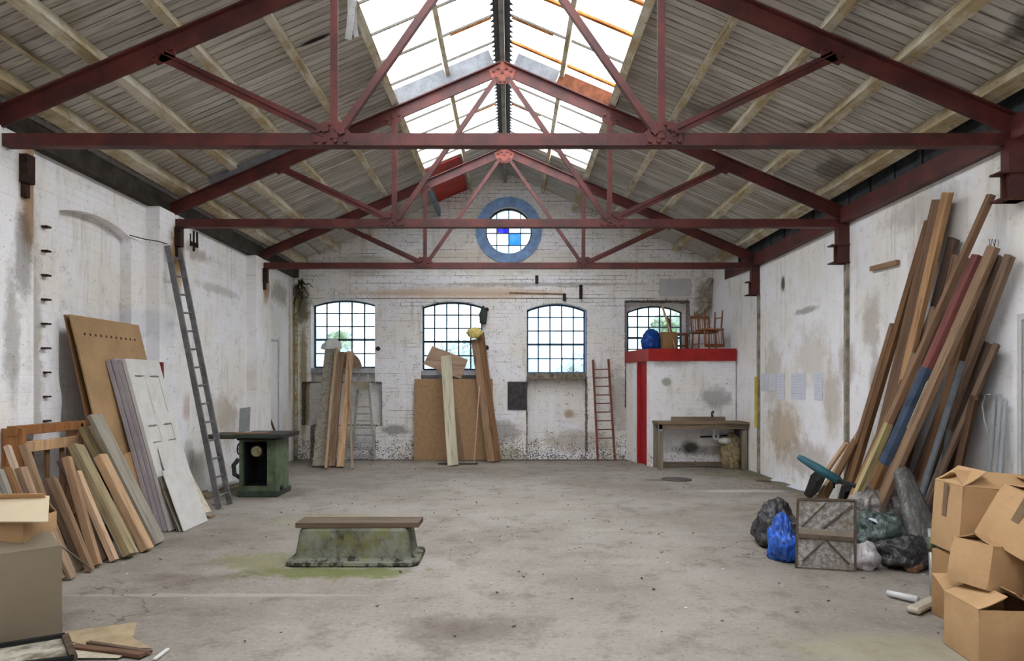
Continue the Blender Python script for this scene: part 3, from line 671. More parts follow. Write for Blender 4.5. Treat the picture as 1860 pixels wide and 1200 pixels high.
# ================================================================= THINGS
def frame_(B, T, n):
    B, T = V(B), V(T); a = (T-B).normalized(); wd = a.cross(V(n)).normalized(); nn = wd.cross(a)
    return Matrix(((wd.x, nn.x, a.x, B.x), (wd.y, nn.y, a.y, B.y), (wd.z, nn.z, a.z, B.z), (0, 0, 0, 1)))
def ground_fix(B, T, n, w, t):
    M = frame_(B, T, n); dz = w/2*abs(M[2][0])+t/2*abs(M[2][1]); return V((B[0], B[1], B[2]+dz+.002))
SEED = [0]
def board(name, B, T, w, t, n, mat, label=None, cat=None, group=None, ragged=True, fix=True, bevel=.002):
    if fix: B = ground_fix(B, T, n, w, t)
    M = frame_(B, T, n); L = (V(T)-V(B)).length; SEED[0] += 1; rng = random.Random(SEED[0])
    mb = MB(); N_ = 6; x0, x1 = -w/2, w/2; prev = None
    bow = rng.uniform(-.004, .004)*L; rings = []
    for i in range(N_+1):
        z = L*i/N_; b = bow*math.sin(math.pi*i/N_); r = []
        for (x, y) in ((x0, -t/2), (x1, -t/2), (x1, t/2), (x0, t/2)):
            dz = 0
            if ragged and i == N_: dz = -abs(rng.gauss(0, .006))-(.012 if x > 0 else 0)*rng.random()
            r.append(mb.bm.verts.new((x+b, y+b*.5, z+dz)))
        rings.append(r)
    for a, b in zip(rings, rings[1:]):
        for k in range(4): mb.bm.faces.new((a[k], a[(k+1) % 4], b[(k+1) % 4], b[k]))
    mb.bm.faces.new(rings[0][::-1]); mb.bm.faces.new(rings[-1])
    o = mb.build(name, mat, M=M, bevel=bevel)
    return tag(o, label, cat, group)
def on_board(parent, name, mat, z0, z1, w, t, grow=.003, x=0, y=0, label=None):
    mb = MB(); mb.box((x-w/2-grow, y-t/2-grow, z0), (x+w/2+grow, y+t/2+grow, z1)); o = mb.build(name, mat, M=Matrix())
    o.parent = parent
    if label: o['label'] = label
    return o
pine = wood('pine', C(146, 110, 74)); pinkp = wood('pink_pine', C(168, 138, 108)); brown = wood('old_brown_timber', C(116, 84, 56)); dkb = wood('dark_brown_timber', C(92, 68, 52))
mossy = wood('mossy_timber', C(140, 126, 96), var=.4); greyw = wood('weathered_grey_timber', C(132, 124, 112)); orange_w = wood('varnished_orange_wood', C(140, 94, 56), var=.2)
whitep = wood('whitewashed_timber', C(160, 156, 148), var=.2); redw = wood('red_painted_timber', C(124, 52, 44), var=.3)
ply = simple('plywood', C(166, 134, 98), .75, var=.16, scale=2.2, bump=.05); plyd = simple('dark_plywood', C(134, 98, 64), .8, var=.2, scale=2)
osb = simple('chipboard', C(168, 134, 100), .8, var=.12, scale=14, bump=.2); wht = simple('white_painted_board', C(205, 202, 198), .6, var=.1, scale=6)
lilac = simple('lilac_grey_paint', C(170, 162, 168), .6, var=.12, scale=4)
card = simple('cardboard', C(184, 148, 108), .85, var=.12, scale=2.5, bump=.04); card2 = simple('cardboard_dark', C(160, 124, 86), .85, var=.12, scale=2.5, bump=.04)
cardg = simple('grey_cardboard', C(128, 116, 98), .85, var=.08, scale=2, bump=.03); cardc = simple('cream_cardboard', C(206, 190, 160), .85, var=.06, scale=2); tape = simple('parcel_tape', C(122, 100, 76), .35, var=.1)
tapeg = simple('grey_card_tape', C(140, 120, 96), .6, var=.2, scale=12)
black = simple('black_plastic', C(30, 30, 33), .5, var=.2); alu = simple('dull_aluminium', C(124, 124, 126), .5, .3, var=.3, scale=9); wplas = simple('white_plastic', C(206, 206, 206), .5, var=.08)
PX_ = (1, 0, 0); NX_ = (-1, 0, 0); NY_ = (0, -1, 0)
G1 = 'timbers leaning in the left stack'
# ---- left wall: sheets
def sheet(yc, Xb, Xt, zt, w, t, mat, label, name='plywood_sheet', cat='board', group=None, n=PX_):
    return board(name, (Xb, yc, 0), (Xt, yc, zt), w, t, n, mat, label, cat, group, ragged=False)
sheet(7.20, -3.80, -4.28, 2.17, 1.20, .018, plyd, 'darker plywood sheet leaning on the left wall behind the perforated one')
s = sheet(7.19, -3.72, -4.22, 2.17, 1.22, .018, ply, 'tall tan plywood sheet with a row of holes along its top edge, left wall')
hole = simple('burnt_hole', C(70, 44, 26), .9); L_ = 2.22
mb = MB()
for k in range(11): mb.disc((.45-.09*k, .0095, L_-.18), .015, (0, 1, 0), .002, 8)
for k in range(3): mb.disc((.45-.16*k-.05, .0095, L_-.78), .010, (0, 1, 0), .002, 8)
for k in range(3): mb.disc((.24+.07*k, .0095, L_-1.10), .012, (0, 1, 0), .002, 8)
o = mb.build('drilled_holes', hole, M=Matrix()); o.parent = s; o['kind'] = 'stuff'
# ---- white panelled doors
def door(yc, Xb, Xt, zt, label, front=False, m=lilac):
    w = .68; t = .036; B = ground_fix((Xb, yc, 0), (Xt, yc, zt), PX_, w, t); T = V((Xt, yc, zt)); M = frame_(B, T, PX_); L = (T-B).length
    root = bpy.data.objects.new('panelled_door', None); COL.objects.link(root); root.matrix_world = M; WL[root] = V(B)
    tag(root, label, 'door', 'white doors leaning on the left wall')
    mb = MB(); mb.box((-w/2, -t/2, 0), (w/2, t/2-.008, L))
    def fr(x0, x1, z0, z1): mb.box((x0, t/2-.008, z0), (x1, t/2, z1))
    fr(-w/2, -w/2+.10, 0, L); fr(w/2-.10, w/2, 0, L); fr(-.045, .045, 0, L)
    for z0, z1 in ((0, .2), (.70, .92), (1.10, 1.22), (L-.18, L)): fr(-w/2+.1, -.045, z0, z1); fr(.045, w/2-.1, z0, z1)
    o = mb.build('door_leaf', wht if front else m, M=Matrix()); o.parent = root
    for z in (L-.32,):
        mb = MB(); mb.box((w/2, -t/2+.008, z-.05), (w/2+.002, t/2-.006, z+.05)); h = mb.build('hinge_mortise', redw, M=Matrix()); h.parent = root
    if front:
        mb = MB()
        for z in (L-.18, 1.10, .92):
            for sx_ in (-1, 1): mb.box((sx_*.16-.08, t/2, z-.006), (sx_*.16+.08, t/2+.001, z+.006))
        o = mb.build('panel_moulding', simple('grey_groove', C(120, 112, 108), .9), M=Matrix()); o.parent = root  # thin grey strips along the rail edges
    return root
for k in range(4):
    door(7.36-.015*k, -3.47-.045*k, -3.95-.045*k, 1.76-.012*(k % 2), ['white panelled door at the front of the leaning stack, its face showing', 'second white door in the leaning stack, edge only showing', 'third white door in the leaning stack, edge only showing', 'rearmost white door of the stack, against the plywood sheet'][k], k == 0)
sheet(7.42, -3.42, -3.665, .83, .52, .010, wht, 'plain white board leaning on the front door, behind the smaller white board', 'painted_board')
sheet(7.28, -3.325, -3.545, .62, .56, .010, wht, 'small white speckled board at the very front of the white boards', 'painted_board')
for k, (xb, xt, zt, yc) in enumerate(((-3.395, -3.585, .56, 7.00), (-3.362, -3.54, .44, 6.98))):
    sheet(yc+.28, xb, xt, zt, .54, .008, greyw, ['thin grey sheet sandwiched behind the small white board, taller one', 'thin grey sheet sandwiched behind the small white board, shorter one'][k], 'thin_sheet')
mb = MB(); P_ = [flr(340, 938), flr(384, 928), atX(352, 868, -3.9), atX(318, 798, -4.15)]
mb.prism([P_[0]+V((0, 0, .0)), P_[1], P_[2], P_[3]], (-.012, 0, .004)); tag(mb.build('offcut_board', wood('cream_board', C(204, 190, 160), var=.15)), 'cream tapering offcut leaning just right of the small white board', 'board')
board('offcut', flr(350, 937, .0)+V((0, 0, .01)), flr(386, 941)+V((0, 0, .03)), .08, .015, (0, 0, 1), pine, 'splintered pine offcut lying on the floor right of the white boards', 'wood offcut', fix=False)
board('batten', (-4.02, 8.06, 0), atX(298, 657, -4.12)-V((0, .06, 0)), .045, .03, PX_, redw, 'slim reddish batten leaning on the left wall behind the doors', 'plank')
# ---- left stack of timbers
OBB = []
def obb(B, T, w, t, n):
    B = ground_fix(B, T, n, w, t); M = frame_(B, T, n); L = (V(T)-V(B)).length; ax = [V((M[0][i], M[1][i], M[2][i])) for i in range(3)]
    return ((V(B)+V(T))/2, ax, (w/2, t/2, L/2))
def hit(p, q):
    d = q[0]-p[0]; axes = p[1]+q[1]+[a.cross(b) for a in p[1] for b in q[1]]
    for a in axes:
        if a.length < 1e-5: continue
        a = a.normalized(); r = sum(p[2][i]*abs(p[1][i].dot(a)) for i in range(3))+sum(q[2][i]*abs(q[1][i].dot(a)) for i in range(3))
        if abs(d.dot(a)) > r-.004: return False
    return True
def place(cands, w, th, n):
    best = None
    for (B, T) in cands:
        o = obb(B, T, w, th, n); xm = abs(T[0])
        ex = sum(o[2][i]*abs(o[1][i].x) for i in range(2)); lim = max(o[0].x+sum(o[2][i]*abs(o[1][i].x) for i in range(3)), 0) if n[0] < 0 else 0
        h_ = sum(hit(o, q) for q in OBB)+(8+40*(lim-4.19) if n[0] < 0 and lim > 4.19 else 0)
        if best is None or h_ < best[0]: best = (h_, B, T, o)
        if h_ == 0: break
    OBB.append(best[3]); return best[1], best[2]
for (yc, Xb, Xt, zt, w_, t_) in ((7.19, -3.72, -4.22, 2.17, 1.22, .018), (7.36, -3.47, -3.95, 1.76, .68, .04), (7.315, -3.605, -4.085, 1.75, .68, .2)): OBB.append(obb(V((Xb, yc, 0)), V((Xt, yc, zt)), w_, t_, PX_))
def lt(b, t, X, w, th, m, label):
    c = [(flr(b[0]+.6*dy, b[1]+dy), atX(t[0], t[1], X+dx)) for dx in (0, .03, .06, -.03, .1, .15, .2, .26) for dy in (0, -6, 6, -12, 12, -20)]
    B, T = place(c, w, th, PX_); board('timber', B, T, w, th, PX_, m, label, 'plank', G1)
lt((289, 988), (171, 752), -3.86, .17, .04, greyw, 'long weathered grey plank nearest the white doors in the left stack')
lt((262, 990), (154, 774), -3.97, .15, .05, mossy, 'mossy plank behind the pink-faced timber in the left stack')
lt((268, 1002), (181, 826), -3.70, .11, .07, pinkp, 'pink-faced square timber next to the grey plank in the left stack')
lt((238, 1014), (137, 808), -3.85, .14, .07, mossy, 'broad mossy timber leaning in the middle of the left stack')
lt((208, 1021), (139, 856), -3.72, .06, .05, pinkp, 'slim pink timber just left of the broad mossy one')
lt((177, 1031), (121, 829), -3.78, .055, .06, pine, 'tall slim orange-brown timber left of the broad mossy one')
lt((164, 1039), (94, 865), -3.68, .05, .05, pine, 'foremost slim pine timber of the left stack, foot furthest forward')
lt((150, 1038), (82, 869), -3.86, .05, .05, brown, 'brown timber with cut end behind the foremost slim pine one')
lt((112, 1055), (37, 848), -3.80, .08, .05, pine, 'pine timber above the cream box flap, right of its neighbour')
lt((90, 1062), (9, 849), -3.82, .07, .05, brown, 'brown timber above the cream box flap near the left frame edge')
lt((98, 1056), (13, 809), -4.0, .04, .04, pinkp, 'thin pale batten rising above the timbers at the left frame edge')
lt((72, 1069), (-4, 850), -3.86, .05, .05, greyw, 'grey batten cut by the left edge of the photo')
lt((128, 1046), (42, 806), -4.0, .055, .05, pinkp, 'pale batten leaning against the orange cabinet side')
lt((124, 1040), (62, 902), -3.62, .07, .03, pinkp, 'short pink board just behind the big grey carton')
lt((196, 1026), (108, 835), -3.95, .05, .04, dkb, 'dark slim batten in the shadowed gap of the left stack')
board('plywood_offcut', flr(287, 965)+V((-.05, .05, 0)), atX(235, 820, -3.86), .26, .012, PX_, ply, 'narrow plywood offcut showing between grey plank and white doors', 'board')
# ---- open wooden cabinet frame
cab = empty('cabinet_frame', (-4.07, 6.1, 0), 'open orange-brown wooden cabinet frame behind the leaning timbers', 'cabinet')
def cb(n, lo, hi, m=orange_w): return boxo(n, lo, hi, m, cab, bevel=.003)
cb('side_panel', (-4.16, 5.62, 0), (-3.98, 5.66, 1.14)); cb('side_panel', (-4.16, 6.44, 0), (-4.02, 6.48, 1.14))
cb('top_rail', (-4.10, 5.60, 1.08), (-4.02, 6.52, 1.16)); cb('lower_rail', (-4.08, 5.68, .93), (-4.04, 6.44, 1.02), pinkp); cb('bottom_rail', (-4.10, 5.66, .3), (-4.04, 6.44, .36))
for y in (5.85, 6.05, 6.25): cb('slat', (-4.10, y, .36), (-4.08, y+.05, .93), brown)
cb('shade_panel', (-4.165, 5.66, 0), (-4.155, 6.44, .62), dkb)  # added dark panel, paints the shade in the gaps behind the timbers
# ---- ladders
def ladder(name, fl, fr_, tl, tr, n, label, m, sw, sd, nr, z0=.06, z1=.97, grp=None, rr_=.012, rect=False):
    fl, fr_, tl, tr = map(V, (fl, fr_, tl, tr)); c = (fl+fr_)/2; root = empty(name, c, label, 'ladder')
    for a, b in ((fl, tl), (fr_, tr)):
        mb = MB(); mb.bar(a, b, sw, sd, n); mb.build('stile', m, root, bevel=.002)
    for k in range(nr):
        t = z0+(z1-z0)*k/(nr-1); a = fl.lerp(tl, t); b = fr_.lerp(tr, t); mb = MB()
        if rect: mb.bar(a, b, .018, .05, n)
        else: mb.tube([a, b], rr_, 8)
        mb.build('rung', m, root)
    return root
ladder('leaning_ladder', flr(398, 925)+V((0, 0, .01)), flr(416, 917)+V((0, .02, .01)), atX(304, 446, -4.13), atX(325, 450, -4.13), (1, 0, .2), 'tall narrow grey metal ladder leaning on the left wall pier', alu, .03, .065, 14, .045, .955)
ladr = simple('red_brown_metal', C(128, 74, 62), .7, var=.3)
ladder('leaning_ladder', flr(1086, 838)+V((0, 0, .01)), flr(1117, 837)+V((0, 0, .01)), at(1077, 653, 13.74), at(1105, 652, 13.74), (0, 1, .1), 'short red-brown ladder leaning on the back wall beside the red-topped booth', ladr, .04, .04, 9, .22, .9, rr_=.011)
stp = ladder('step_ladder', (-3.14, 13.62, .01), (-2.68, 13.62, .01), (-3.02, 13.72, 1.70), (-2.84, 13.72, 1.70), (0, 1, .1), 'white-painted step ladder folded against the back wall under the leftmost window', whitep, .045, .03, 8, .04, .62, rect=True)
boxo('top_platform', (-3.10, 13.58, 1.40), (-2.80, 13.68, 1.56), simple('beige_platform', C(176, 166, 146), .8), stp)
# ---- green table saw
green = simple('green_machine_paint', C(96, 110, 86), .5, var=.35, scale=7); dgreen = simple('dark_green_machine_paint', C(58, 74, 62), .5, var=.3); iron = simple('dark_iron', C(52, 50, 48), .5, .4, var=.4)
saw = empty('table_saw', (-3.38, 9.4, 0), 'green cast-iron table saw standing near the foot of the tall ladder', 'saw bench')
x0, x1, y0, y1 = -3.62, -3.13, 9.18, 9.72
mb = MB(); mb.box((x0, y0, .08), (x0+.045, y1, .78)); mb.box((x1-.12, y0, .08), (x1, y1, .78)); mb.box((x0+.045, y0, .74), (x1-.12, y1, .78)); mb.box((x0+.045, y0, .08), (x1-.12, y0+.05, .14)); mb.box((x0+.09, y1-.02, .08), (x1-.12, y1, .78)); mb.build('cabinet_body', green, saw, bevel=.006)
mb = MB(); mb.box((x0-.02, y0-.02, 0), (x1+.03, y1+.02, .085)); mb.build('plinth', dgreen, saw, bevel=.01)
boxo('shade_back', (x0+.05, y1-.05, .14), (x1-.12, y1-.03, .72), black, saw)  # black sheet painting the shaded inside of the cabinet
mb = MB(); mb.box((x0+.047, y0+.06, .14), (x0+.06, y1-.05, .735)); mb.box((x1-.135, y0+.06, .14), (x1-.122, y1-.05, .735)); mb.box((x0+.06, y0+.06, .725), (x1-.135, y1-.05, .738)); mb.box((x0+.06, y0+.06, .10), (x1-.135, y1-.05, .142)); mb.build('shade_lining', black, saw)  # black liners added so the open cabinet looks shaded
mb = MB(); mb.disc((-3.42, 9.28, .60), .085, (0, -1, 0), -.28, 20); mo = mb.build('motor', iron, saw)
mb = MB(); mb.disc((-3.42, 9.272, .60), .07, (0, -1, 0), .012, 20); mb.disc((-3.42, 9.255, .60), .03, (0, -1, 0), .02, 12); f_ = mb.build('fan_cover', simple('cream_cover', C(190, 180, 140), .6, var=.4), saw)
mb = MB(); mb.box((-3.66, 9.05, .785), (-3.02, 9.85, .84)); mb.box((-3.62, 9.1, .76), (-3.1, 9.8, .785)); mb.build('saw_table', iron, saw, bevel=.006)
boxo('extension_wing', (-4.06, 9.12, .775), (-3.665, 9.7, .83), simple('oily_wood', C(72, 66, 52), .7, var=.4), saw, bevel=.004)
boxo('fence_rail', (-3.7, 9.02, .80), (-2.98, 9.045, .83), dgreen, saw)
wh = MB(); c = V((-3.70, 9.4, .62)); pts = [c+V((0, .075*math.cos(a), .075*math.sin(a))) for a in [2*math.pi*i/20 for i in range(21)]]; wh.tube(pts, .01, 8, caps=False); wh.bar(c-V((0, .07, 0)), c+V((0, .07, 0)), .012, .012); wh.bar(c-V((0, 0, .07)), c+V((0, 0, .07)), .012, .012, (0, 1, 0)); wh.tube([c, c+V((.09, 0, 0))], .014, 8); wh.build('handwheel', black, saw)
mb = MB(); mb.tube([(-3.64, 9.22, .5), (-3.70, 9.2, .42), (-3.69, 9.2, .3), (-3.63, 9.25, .25)], .03, 8); mb.build('dust_pipe', dgreen, saw)
mb = MB(); mb.disc((-3.07, 9.2, .12), .03, (1, 0, 0), .03, 12); mb.build('castor', black, saw)
board('loose_board', (-3.70, 9.30, .846), (-3.28, 9.30, .846), .16, .014, (0, 0, 1), brown, 'thin brown board lying on top of the green saw', 'board', fix=False)
board('grey_offcut', (-3.76, 9.72, .835), (-3.80, 9.86, 1.17), .15, .02, NY_, simple('grey_slab', C(138, 140, 142), .8, var=.15), 'small grey board standing upright at the back of the green saw', 'board', fix=False)
board('broom_handle', (-4.12, 12.75, 0), (-4.29, 12.13, 1.03), .03, .03, PX_, brown, 'thin stick leaning on the left wall behind the green saw', 'stick')
mb = MB(); mb.tube([(-4.02, 9.2, .10), (-4.0, 9.6, .09), (-3.98, 10.1, .085)], .035, 10); tag(mb.build('plastic_pipe', wplas), 'white plastic pipe lying by the left wall behind the ladder foot', 'pipe')
board('timber_offcut', (-4.05, 9.0, .03), (-3.93, 10.4, .03), .16, .05, (0, 0, 1), mossy, 'old timber offcut lying under the white pipe by the left wall', 'wood offcut', fix=False)
# ---- upturned concrete sink with plank
def rrect(cx, cy, hx, hy, r, z, n=5):
    out = []
    for (sx_, sy_, a0) in ((1, 1, 0), (-1, 1, 90), (-1, -1, 180), (1, -1, 270)):
        for k in range(n+1):
            a = R(a0+90*k/n); out.append((cx+sx_*(hx-r)+r*math.cos(a), cy+sy_*(hy-r)+r*math.sin(a), z))
    return out
n = N('mossy_concrete', .9, 0, .2); v = n.pos(); f1 = n.noise(v, 5, 6, .7); f2 = n.noise(v, 9, 5, .7); f3 = n.noise(v, 40, 3, .7); z_ = n.sep(v)[2]
k = n.mix(n.ramp(f1, .4, .65), C(120, 121, 108), C(84, 82, 68)); k = n.mix(n.math('MULTIPLY', n.ramp(f2, .48, .62), .6), k, C(110, 108, 56))
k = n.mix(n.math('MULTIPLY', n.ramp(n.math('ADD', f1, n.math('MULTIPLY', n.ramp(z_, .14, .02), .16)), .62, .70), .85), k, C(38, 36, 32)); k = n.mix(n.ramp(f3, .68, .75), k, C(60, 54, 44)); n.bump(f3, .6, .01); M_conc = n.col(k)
cx_, cy_ = -1.315, 5.95
mb = MB(); rings = []
for (hx, hy, r, z) in ((.545, .30, .09, 0), (.555, .31, .10, .012), (.55, .305, .10, .035), (.50, .26, .08, .042), (.487, .245, .07, .06), (.455, .205, .05, .275), (.44, .19, .05, .297)):
    rings.append([mb.bm.verts.new(p) for p in rrect(cx_, cy_, hx, hy, r, z)])
for a, b in zip(rings, rings[1:]):
    for i in range(len(a)): j = (i+1) % len(a); mb.bm.faces.new((a[i], a[j], b[j], b[i]))
mb.bm.faces.new(rings[0][::-1]); mb.bm.faces.new(rings[-1])
tag(mb.build('concrete_sink', M_conc), 'upturned mossy concrete sink standing in the middle of the floor', 'sink')
board('plank', (-1.80, 5.88, .322), (-.755, 5.90, .322), .26, .042, (0, 0, 1), wood('dark_weathered_plank', C(84, 70, 56)), 'dark weathered plank lying on top of the upturned concrete sink', 'plank', fix=False)
# ---- back wall group below the leftmost window
G2 = 'timbers leaning under the leftmost window'
def bt_(b, t, Yt, w, th, m, label, name='timber', g=G2): return board(name, flr(*b), at(t[0], t[1], Yt), w, th, NY_, m, label, 'plank', g)
furry = simple('lagging_grey', C(160, 152, 138), .95, var=.3, scale=20, bump=1)
bt_((581, 849), (603, 634), 13.6, .26, .06, furry, 'rough grey lagged board leftmost under the leftmost window', 'lagged_board')
bt_((592, 852), (611, 632), 13.5, .045, .04, pinkp, 'thin pinkish batten crossing the rough grey board, leftmost window')
bt_((603, 849), (621, 640), 13.66, .11, .06, pine, 'tan timber in the middle of the group under the leftmost window')
bt_((618, 850), (637, 638), 13.56, .12, .06, wood('golden_pine', C(182, 146, 104)), 'golden tan timber, broadest of the pair under the leftmost window')
bt_((640, 852), (633, 652), 13.45, .035, .035, pinkp, 'slender pale batten at the right of the group, in front of step ladder')
mb = MB(); c = at(629, 669, 13.72); pts = [c+V((.31*math.cos(a), 0, .33*math.sin(a))) for a in [math.pi*i/14 for i in range(15)]]; mb.prism(pts, (0, .02, 0)); tag(mb.build('half_round_board', wood('brown_tabletop', C(150, 116, 84), axis=0)), 'half-round brown wooden board propped on the leftmost window sill', 'board')
white_f = simple('white_wadding', C(222, 222, 218), .95, var=.08)
def blob(name, c, rad, m, label, cat, seed=1, wr=.12, fr_=2.2, sub=4, flat=True, twist=None, group=None):
    bm = bmesh.new(); bmesh.ops.create_icosphere(bm, subdivisions=sub, radius=1); o_ = V((seed*3.7, seed*1.3, seed*.7))
    for v in bm.verts:
        d = v.co.normalized(); q = d*fr_+o_; az = math.atan2(d.y, d.x)
        a = noise.noise(q)*.9; ridg = 1-abs(noise.noise(V((q.x*2.3, q.y*2.3, q.z*.9))))*2; r3 = 1-abs(noise.noise(q*4.1))*2
        s_ = 1+wr*(a+ridg*.35+r3*.22)
        if twist is not None:
            lump = noise.noise(d*1.15+o_*2)*.32; pl = math.sin(az*9+seed+3*noise.noise(d*2+o_))*.05*max(0, d.z+.35)
            fold = (1-abs(noise.noise(V((d.x*3.2, d.y*3.2, d.z*1.6))+o_*3))*2.2)*.07
            s_ *= 1+lump+pl+fold
            if d.z > .72: s_ *= 1+(d.z-.72)*twist
        p = d*s_
        v.co = V((p.x*rad[0], p.y*rad[1], p.z*rad[2]))
        if flat and v.co.z < -rad[2]*.82: v.co.z = -rad[2]*.82
    for f in bm.faces: f.smooth = True
    mb = MB(); mb.bm.free(); mb.bm = bm
    for v in bm.verts: v.co += V(c)
    return tag(mb.build(name, m), label, cat, group)
blob('wadding', at(603, 628, 13.64), (.16, .06, .12), white_f, 'white wadding caught on top of the rough grey board', 'wadding', 3, .5, 2.5, 3, False)
# ---- back wall group below the second window
board('chipboard_sheet', (at(824, 0, 13.66).x, 13.62, 0), (at(824, 0, 13.72).x, 13.72, 1.61), 1.56, .018, NY_, osb, 'big orange-brown chipboard sheet leaning under the second window', 'board', ragged=False)
mb = MB(); pts = [at(785, 628, 13.70), at(850, 653, 13.70), at(837, 688, 13.70), at(769, 661, 13.70)]; mb.prism(pts, (0, .018, 0)); tag(mb.build('tilted_board', wood('brown_ply', C(150, 118, 88), axis=0)), 'tilted rectangular brown board perched on the big chipboard sheet', 'board')
board('timber', flr(823, 847), at(810, 646, 13.45), .20, .04, NY_, wood('pale_mottled_plank', C(190, 182, 158), var=.25), 'pale mottled plank leaning in front of the tilted brown board', 'plank')
board('batten', flr(842, 838), at(822, 690, 13.5), .045, .03, NY_, pine, 'thin tan batten behind the pale mottled plank', 'plank')
G3 = 'tall tan timbers right of the second window'
board('timber', flr(892, 840), at(862, 616, 13.62), .14, .06, NY_, pine, 'left one of two tall tan timbers under the yellow foam', 'plank', G3)
board('timber', flr(903, 839), at(872, 604, 13.70), .16, .06, NY_, brown, 'right one of two tall tan timbers under the yellow foam', 'plank', G3)
board('batten', flr(861, 843), at(871, 700, 13.3), .022, .022, NY_, pinkp, 'very thin stick leaning before the two tall tan timbers', 'stick')
blob('foam_lump', at(862, 609, 13.5)+V((0, 0, .05)), (.13, .08, .10), simple('yellow_foam', C(232, 210, 130), .9, var=.25, scale=14), 'lump of yellow foam stuck on the top of the tall tan timbers', 'foam', 5, .45, 2.6, 3, False)
blob('cobweb_rag', at(878, 574, 13.72), (.07, .05, .14), simple('dark_rag', C(66, 74, 66), .9), 'dark rag hanging at the right edge of the second window', 'rag', 6, .5, 2.6, 3, False)
board('iron_bar', flr(796, 844)+V((0, 0, .02)), flr(868, 844)+V((0, 0, .02)), .05, .02, (0, 0, 1), iron, 'flat iron bar lying on the floor at the foot of the pale plank', 'metal bar', fix=False, ragged=False)
x0, z0 = bw(922, 744); x1, z1 = bw(957, 693); boxo_ = boxo('slate_panel', (x0, YB-.02, z0), (x1, YB-.001, z1), simple('slate', C(74, 70, 72), .7, var=.35, scale=10)); tag(boxo_, 'small black slate panel fixed on the back wall between second and third window', 'board')
# wall plates (bolts) on back wall
for (px, py) in ((687, 633), (884, 562), (884, 631)):
    p = at(px, py, YB); mb = MB(); mb.disc(p, .045, (0, -1, 0), .03, 8); mb.disc(p-V((0, .03, 0)), .02, (0, -1, 0), .03, 6)
    tag(mb.build('tie_bolt', M_corr), {687: 'rusty tie bolt plate right of the leftmost window'}.get(px, 'upper rusty tie bolt plate right of the second window' if py < 600 else 'lower rusty tie bolt plate right of the second window'), 'bolt plate', 'tie bolts on the back wall')
# old conduit bits under the band
for i, (px, ya, yb_) in enumerate(((1025, 533, 546), (1055, 517, 543), (975, 500, 515))):
    a, b = at(px, ya, YB-.06), at(px, yb_, YB-.06); mb = MB(); mb.box((a.x-.03, YB-.075, b.z), (a.x+.03, YB-.038, a.z)); tag(mb.build('iron_bracket', M_corr), ['small iron stub above the third window, left of the taller stub', 'taller iron stub above the right corner of the third window', 'tiny iron stub high on the back wall left of the third window'][i], 'bracket')
mb = MB(); mb.bar(at(925, 531, YB-.05), at(1028, 534, YB-.05), .02, .025); tag(mb.build('old_conduit', simple('ochre_conduit', C(168, 132, 96), .8, var=.4, scale=9)), 'short stained conduit running above the third window', 'pipe')
# ---- corner pipes
n = N('mossy_pipe_paint', .8); v = n.pos(); f1 = n.noise(v, 4, 5, .7); f2 = n.noise(v, 12, 4, .7)
k = n.mix(n.ramp(f1, .4, .6), C(150, 132, 66), C(188, 180, 160)); k = n.mix(n.math('MULTIPLY', n.ramp(f2, .52, .62), .8), k, C(104, 78, 40)); M_pipe = n.col(k)
mb = MB(); mb.tube([(-4.27, 13.70, 0), (-4.27, 13.70, 1.6), (-4.27, 13.70, 3.2)], .036, 12)
for z in (.9, 1.9, 2.8): mb.tube([(-4.27, 13.70, z), (-4.27, 13.70, z+.08)], .046, 12)
tag(mb.build('drain_pipe', M_pipe), 'mossy yellow-green drainpipe in the back left corner', 'pipe')
mb = MB(); rng = random.Random(4)
for k in range(9):
    p = at(545+rng.uniform(-6, 12), 520+rng.uniform(-14, 12), 13.66); pts = [p]
    for j in range(4): pts.append(pts[-1]+V((rng.uniform(-.08, .1), rng.uniform(-.04, .02), rng.uniform(-.16, .04))))
    mb.tube(pts, [.022, .018, .014, .01, .006], 6)
tag(mb.build('dead_ivy', simple('dead_stem', C(70, 58, 40), .9), ), 'tangle of dead ivy stems in the upper back left corner', 'ivy', kind='stuff')
mb = MB(); mb.tube([at(1292, 506, 13.74), at(1284, 520, 13.74), at(1274, 530, 13.74), at(1280, 541, 13.74), at(1284, 556, 13.74), at(1272, 566, 13.74), at(1262, 572, 13.74)], [.05, .06, .055, .06, .055, .05, .045], 12)
tag(mb.build('flue_pipe', simple('plastered_pipe', C(176, 168, 148), .85, var=.35, scale=12, bump=.5)), 'crooked plaster-coated pipe elbow in the upper back right corner', 'pipe')
# ---- booth
bzt, bzb = 2.155, 1.93
booth = empty('storage_booth', (3.3, 12.9, 0), 'white block-built booth with a red fascia in the back right corner', 'booth')
redp = simple('red_gloss_paint', C(168, 36, 34), .45, var=.18, scale=5); redd = simple('red_door_paint', C(168, 26, 34), .5, var=.15, scale=4)
A = V((2.545, 12.58, 0)); Bk = V((2.32, 13.78, 0)); FR = V((4.13, 12.58, 0))
mb = MB(); mb.box((A.x+.088, A.y, 0), (4.12, A.y+.1, bzb+.02)); mb.build('front_wall', M_booth, booth)
d_ = (Bk-A); sd = V((-d_.y, d_.x, 0)).normalized(); inn = V((abs(sd.x), 0, 0)).normalized()*.09
def bseg(t0, t1, z0, z1, n, m, off=0, th=.09, par=booth):
    a = A+d_*t0; b = A+d_*t1; o_ = V((off, 0, 0)); mb = MB(); mb.prism([a+o_+V((0, 0, z0)), b+o_+V((0, 0, z0)), b+o_+V((th, 0, z0)), a+o_+V((th, 0, z0))], (0, 0, z1-z0)); return mb.build(n, m, par)
M_bside = wall_mat('limewashed_block_side', 1, [], flecks=.64, lines=.25)
bseg(.50, 1, 0, bzb+.02, 'side_wall', M_bside); bseg(0, .11, 0, bzb+.02, 'side_wall', M_bside)
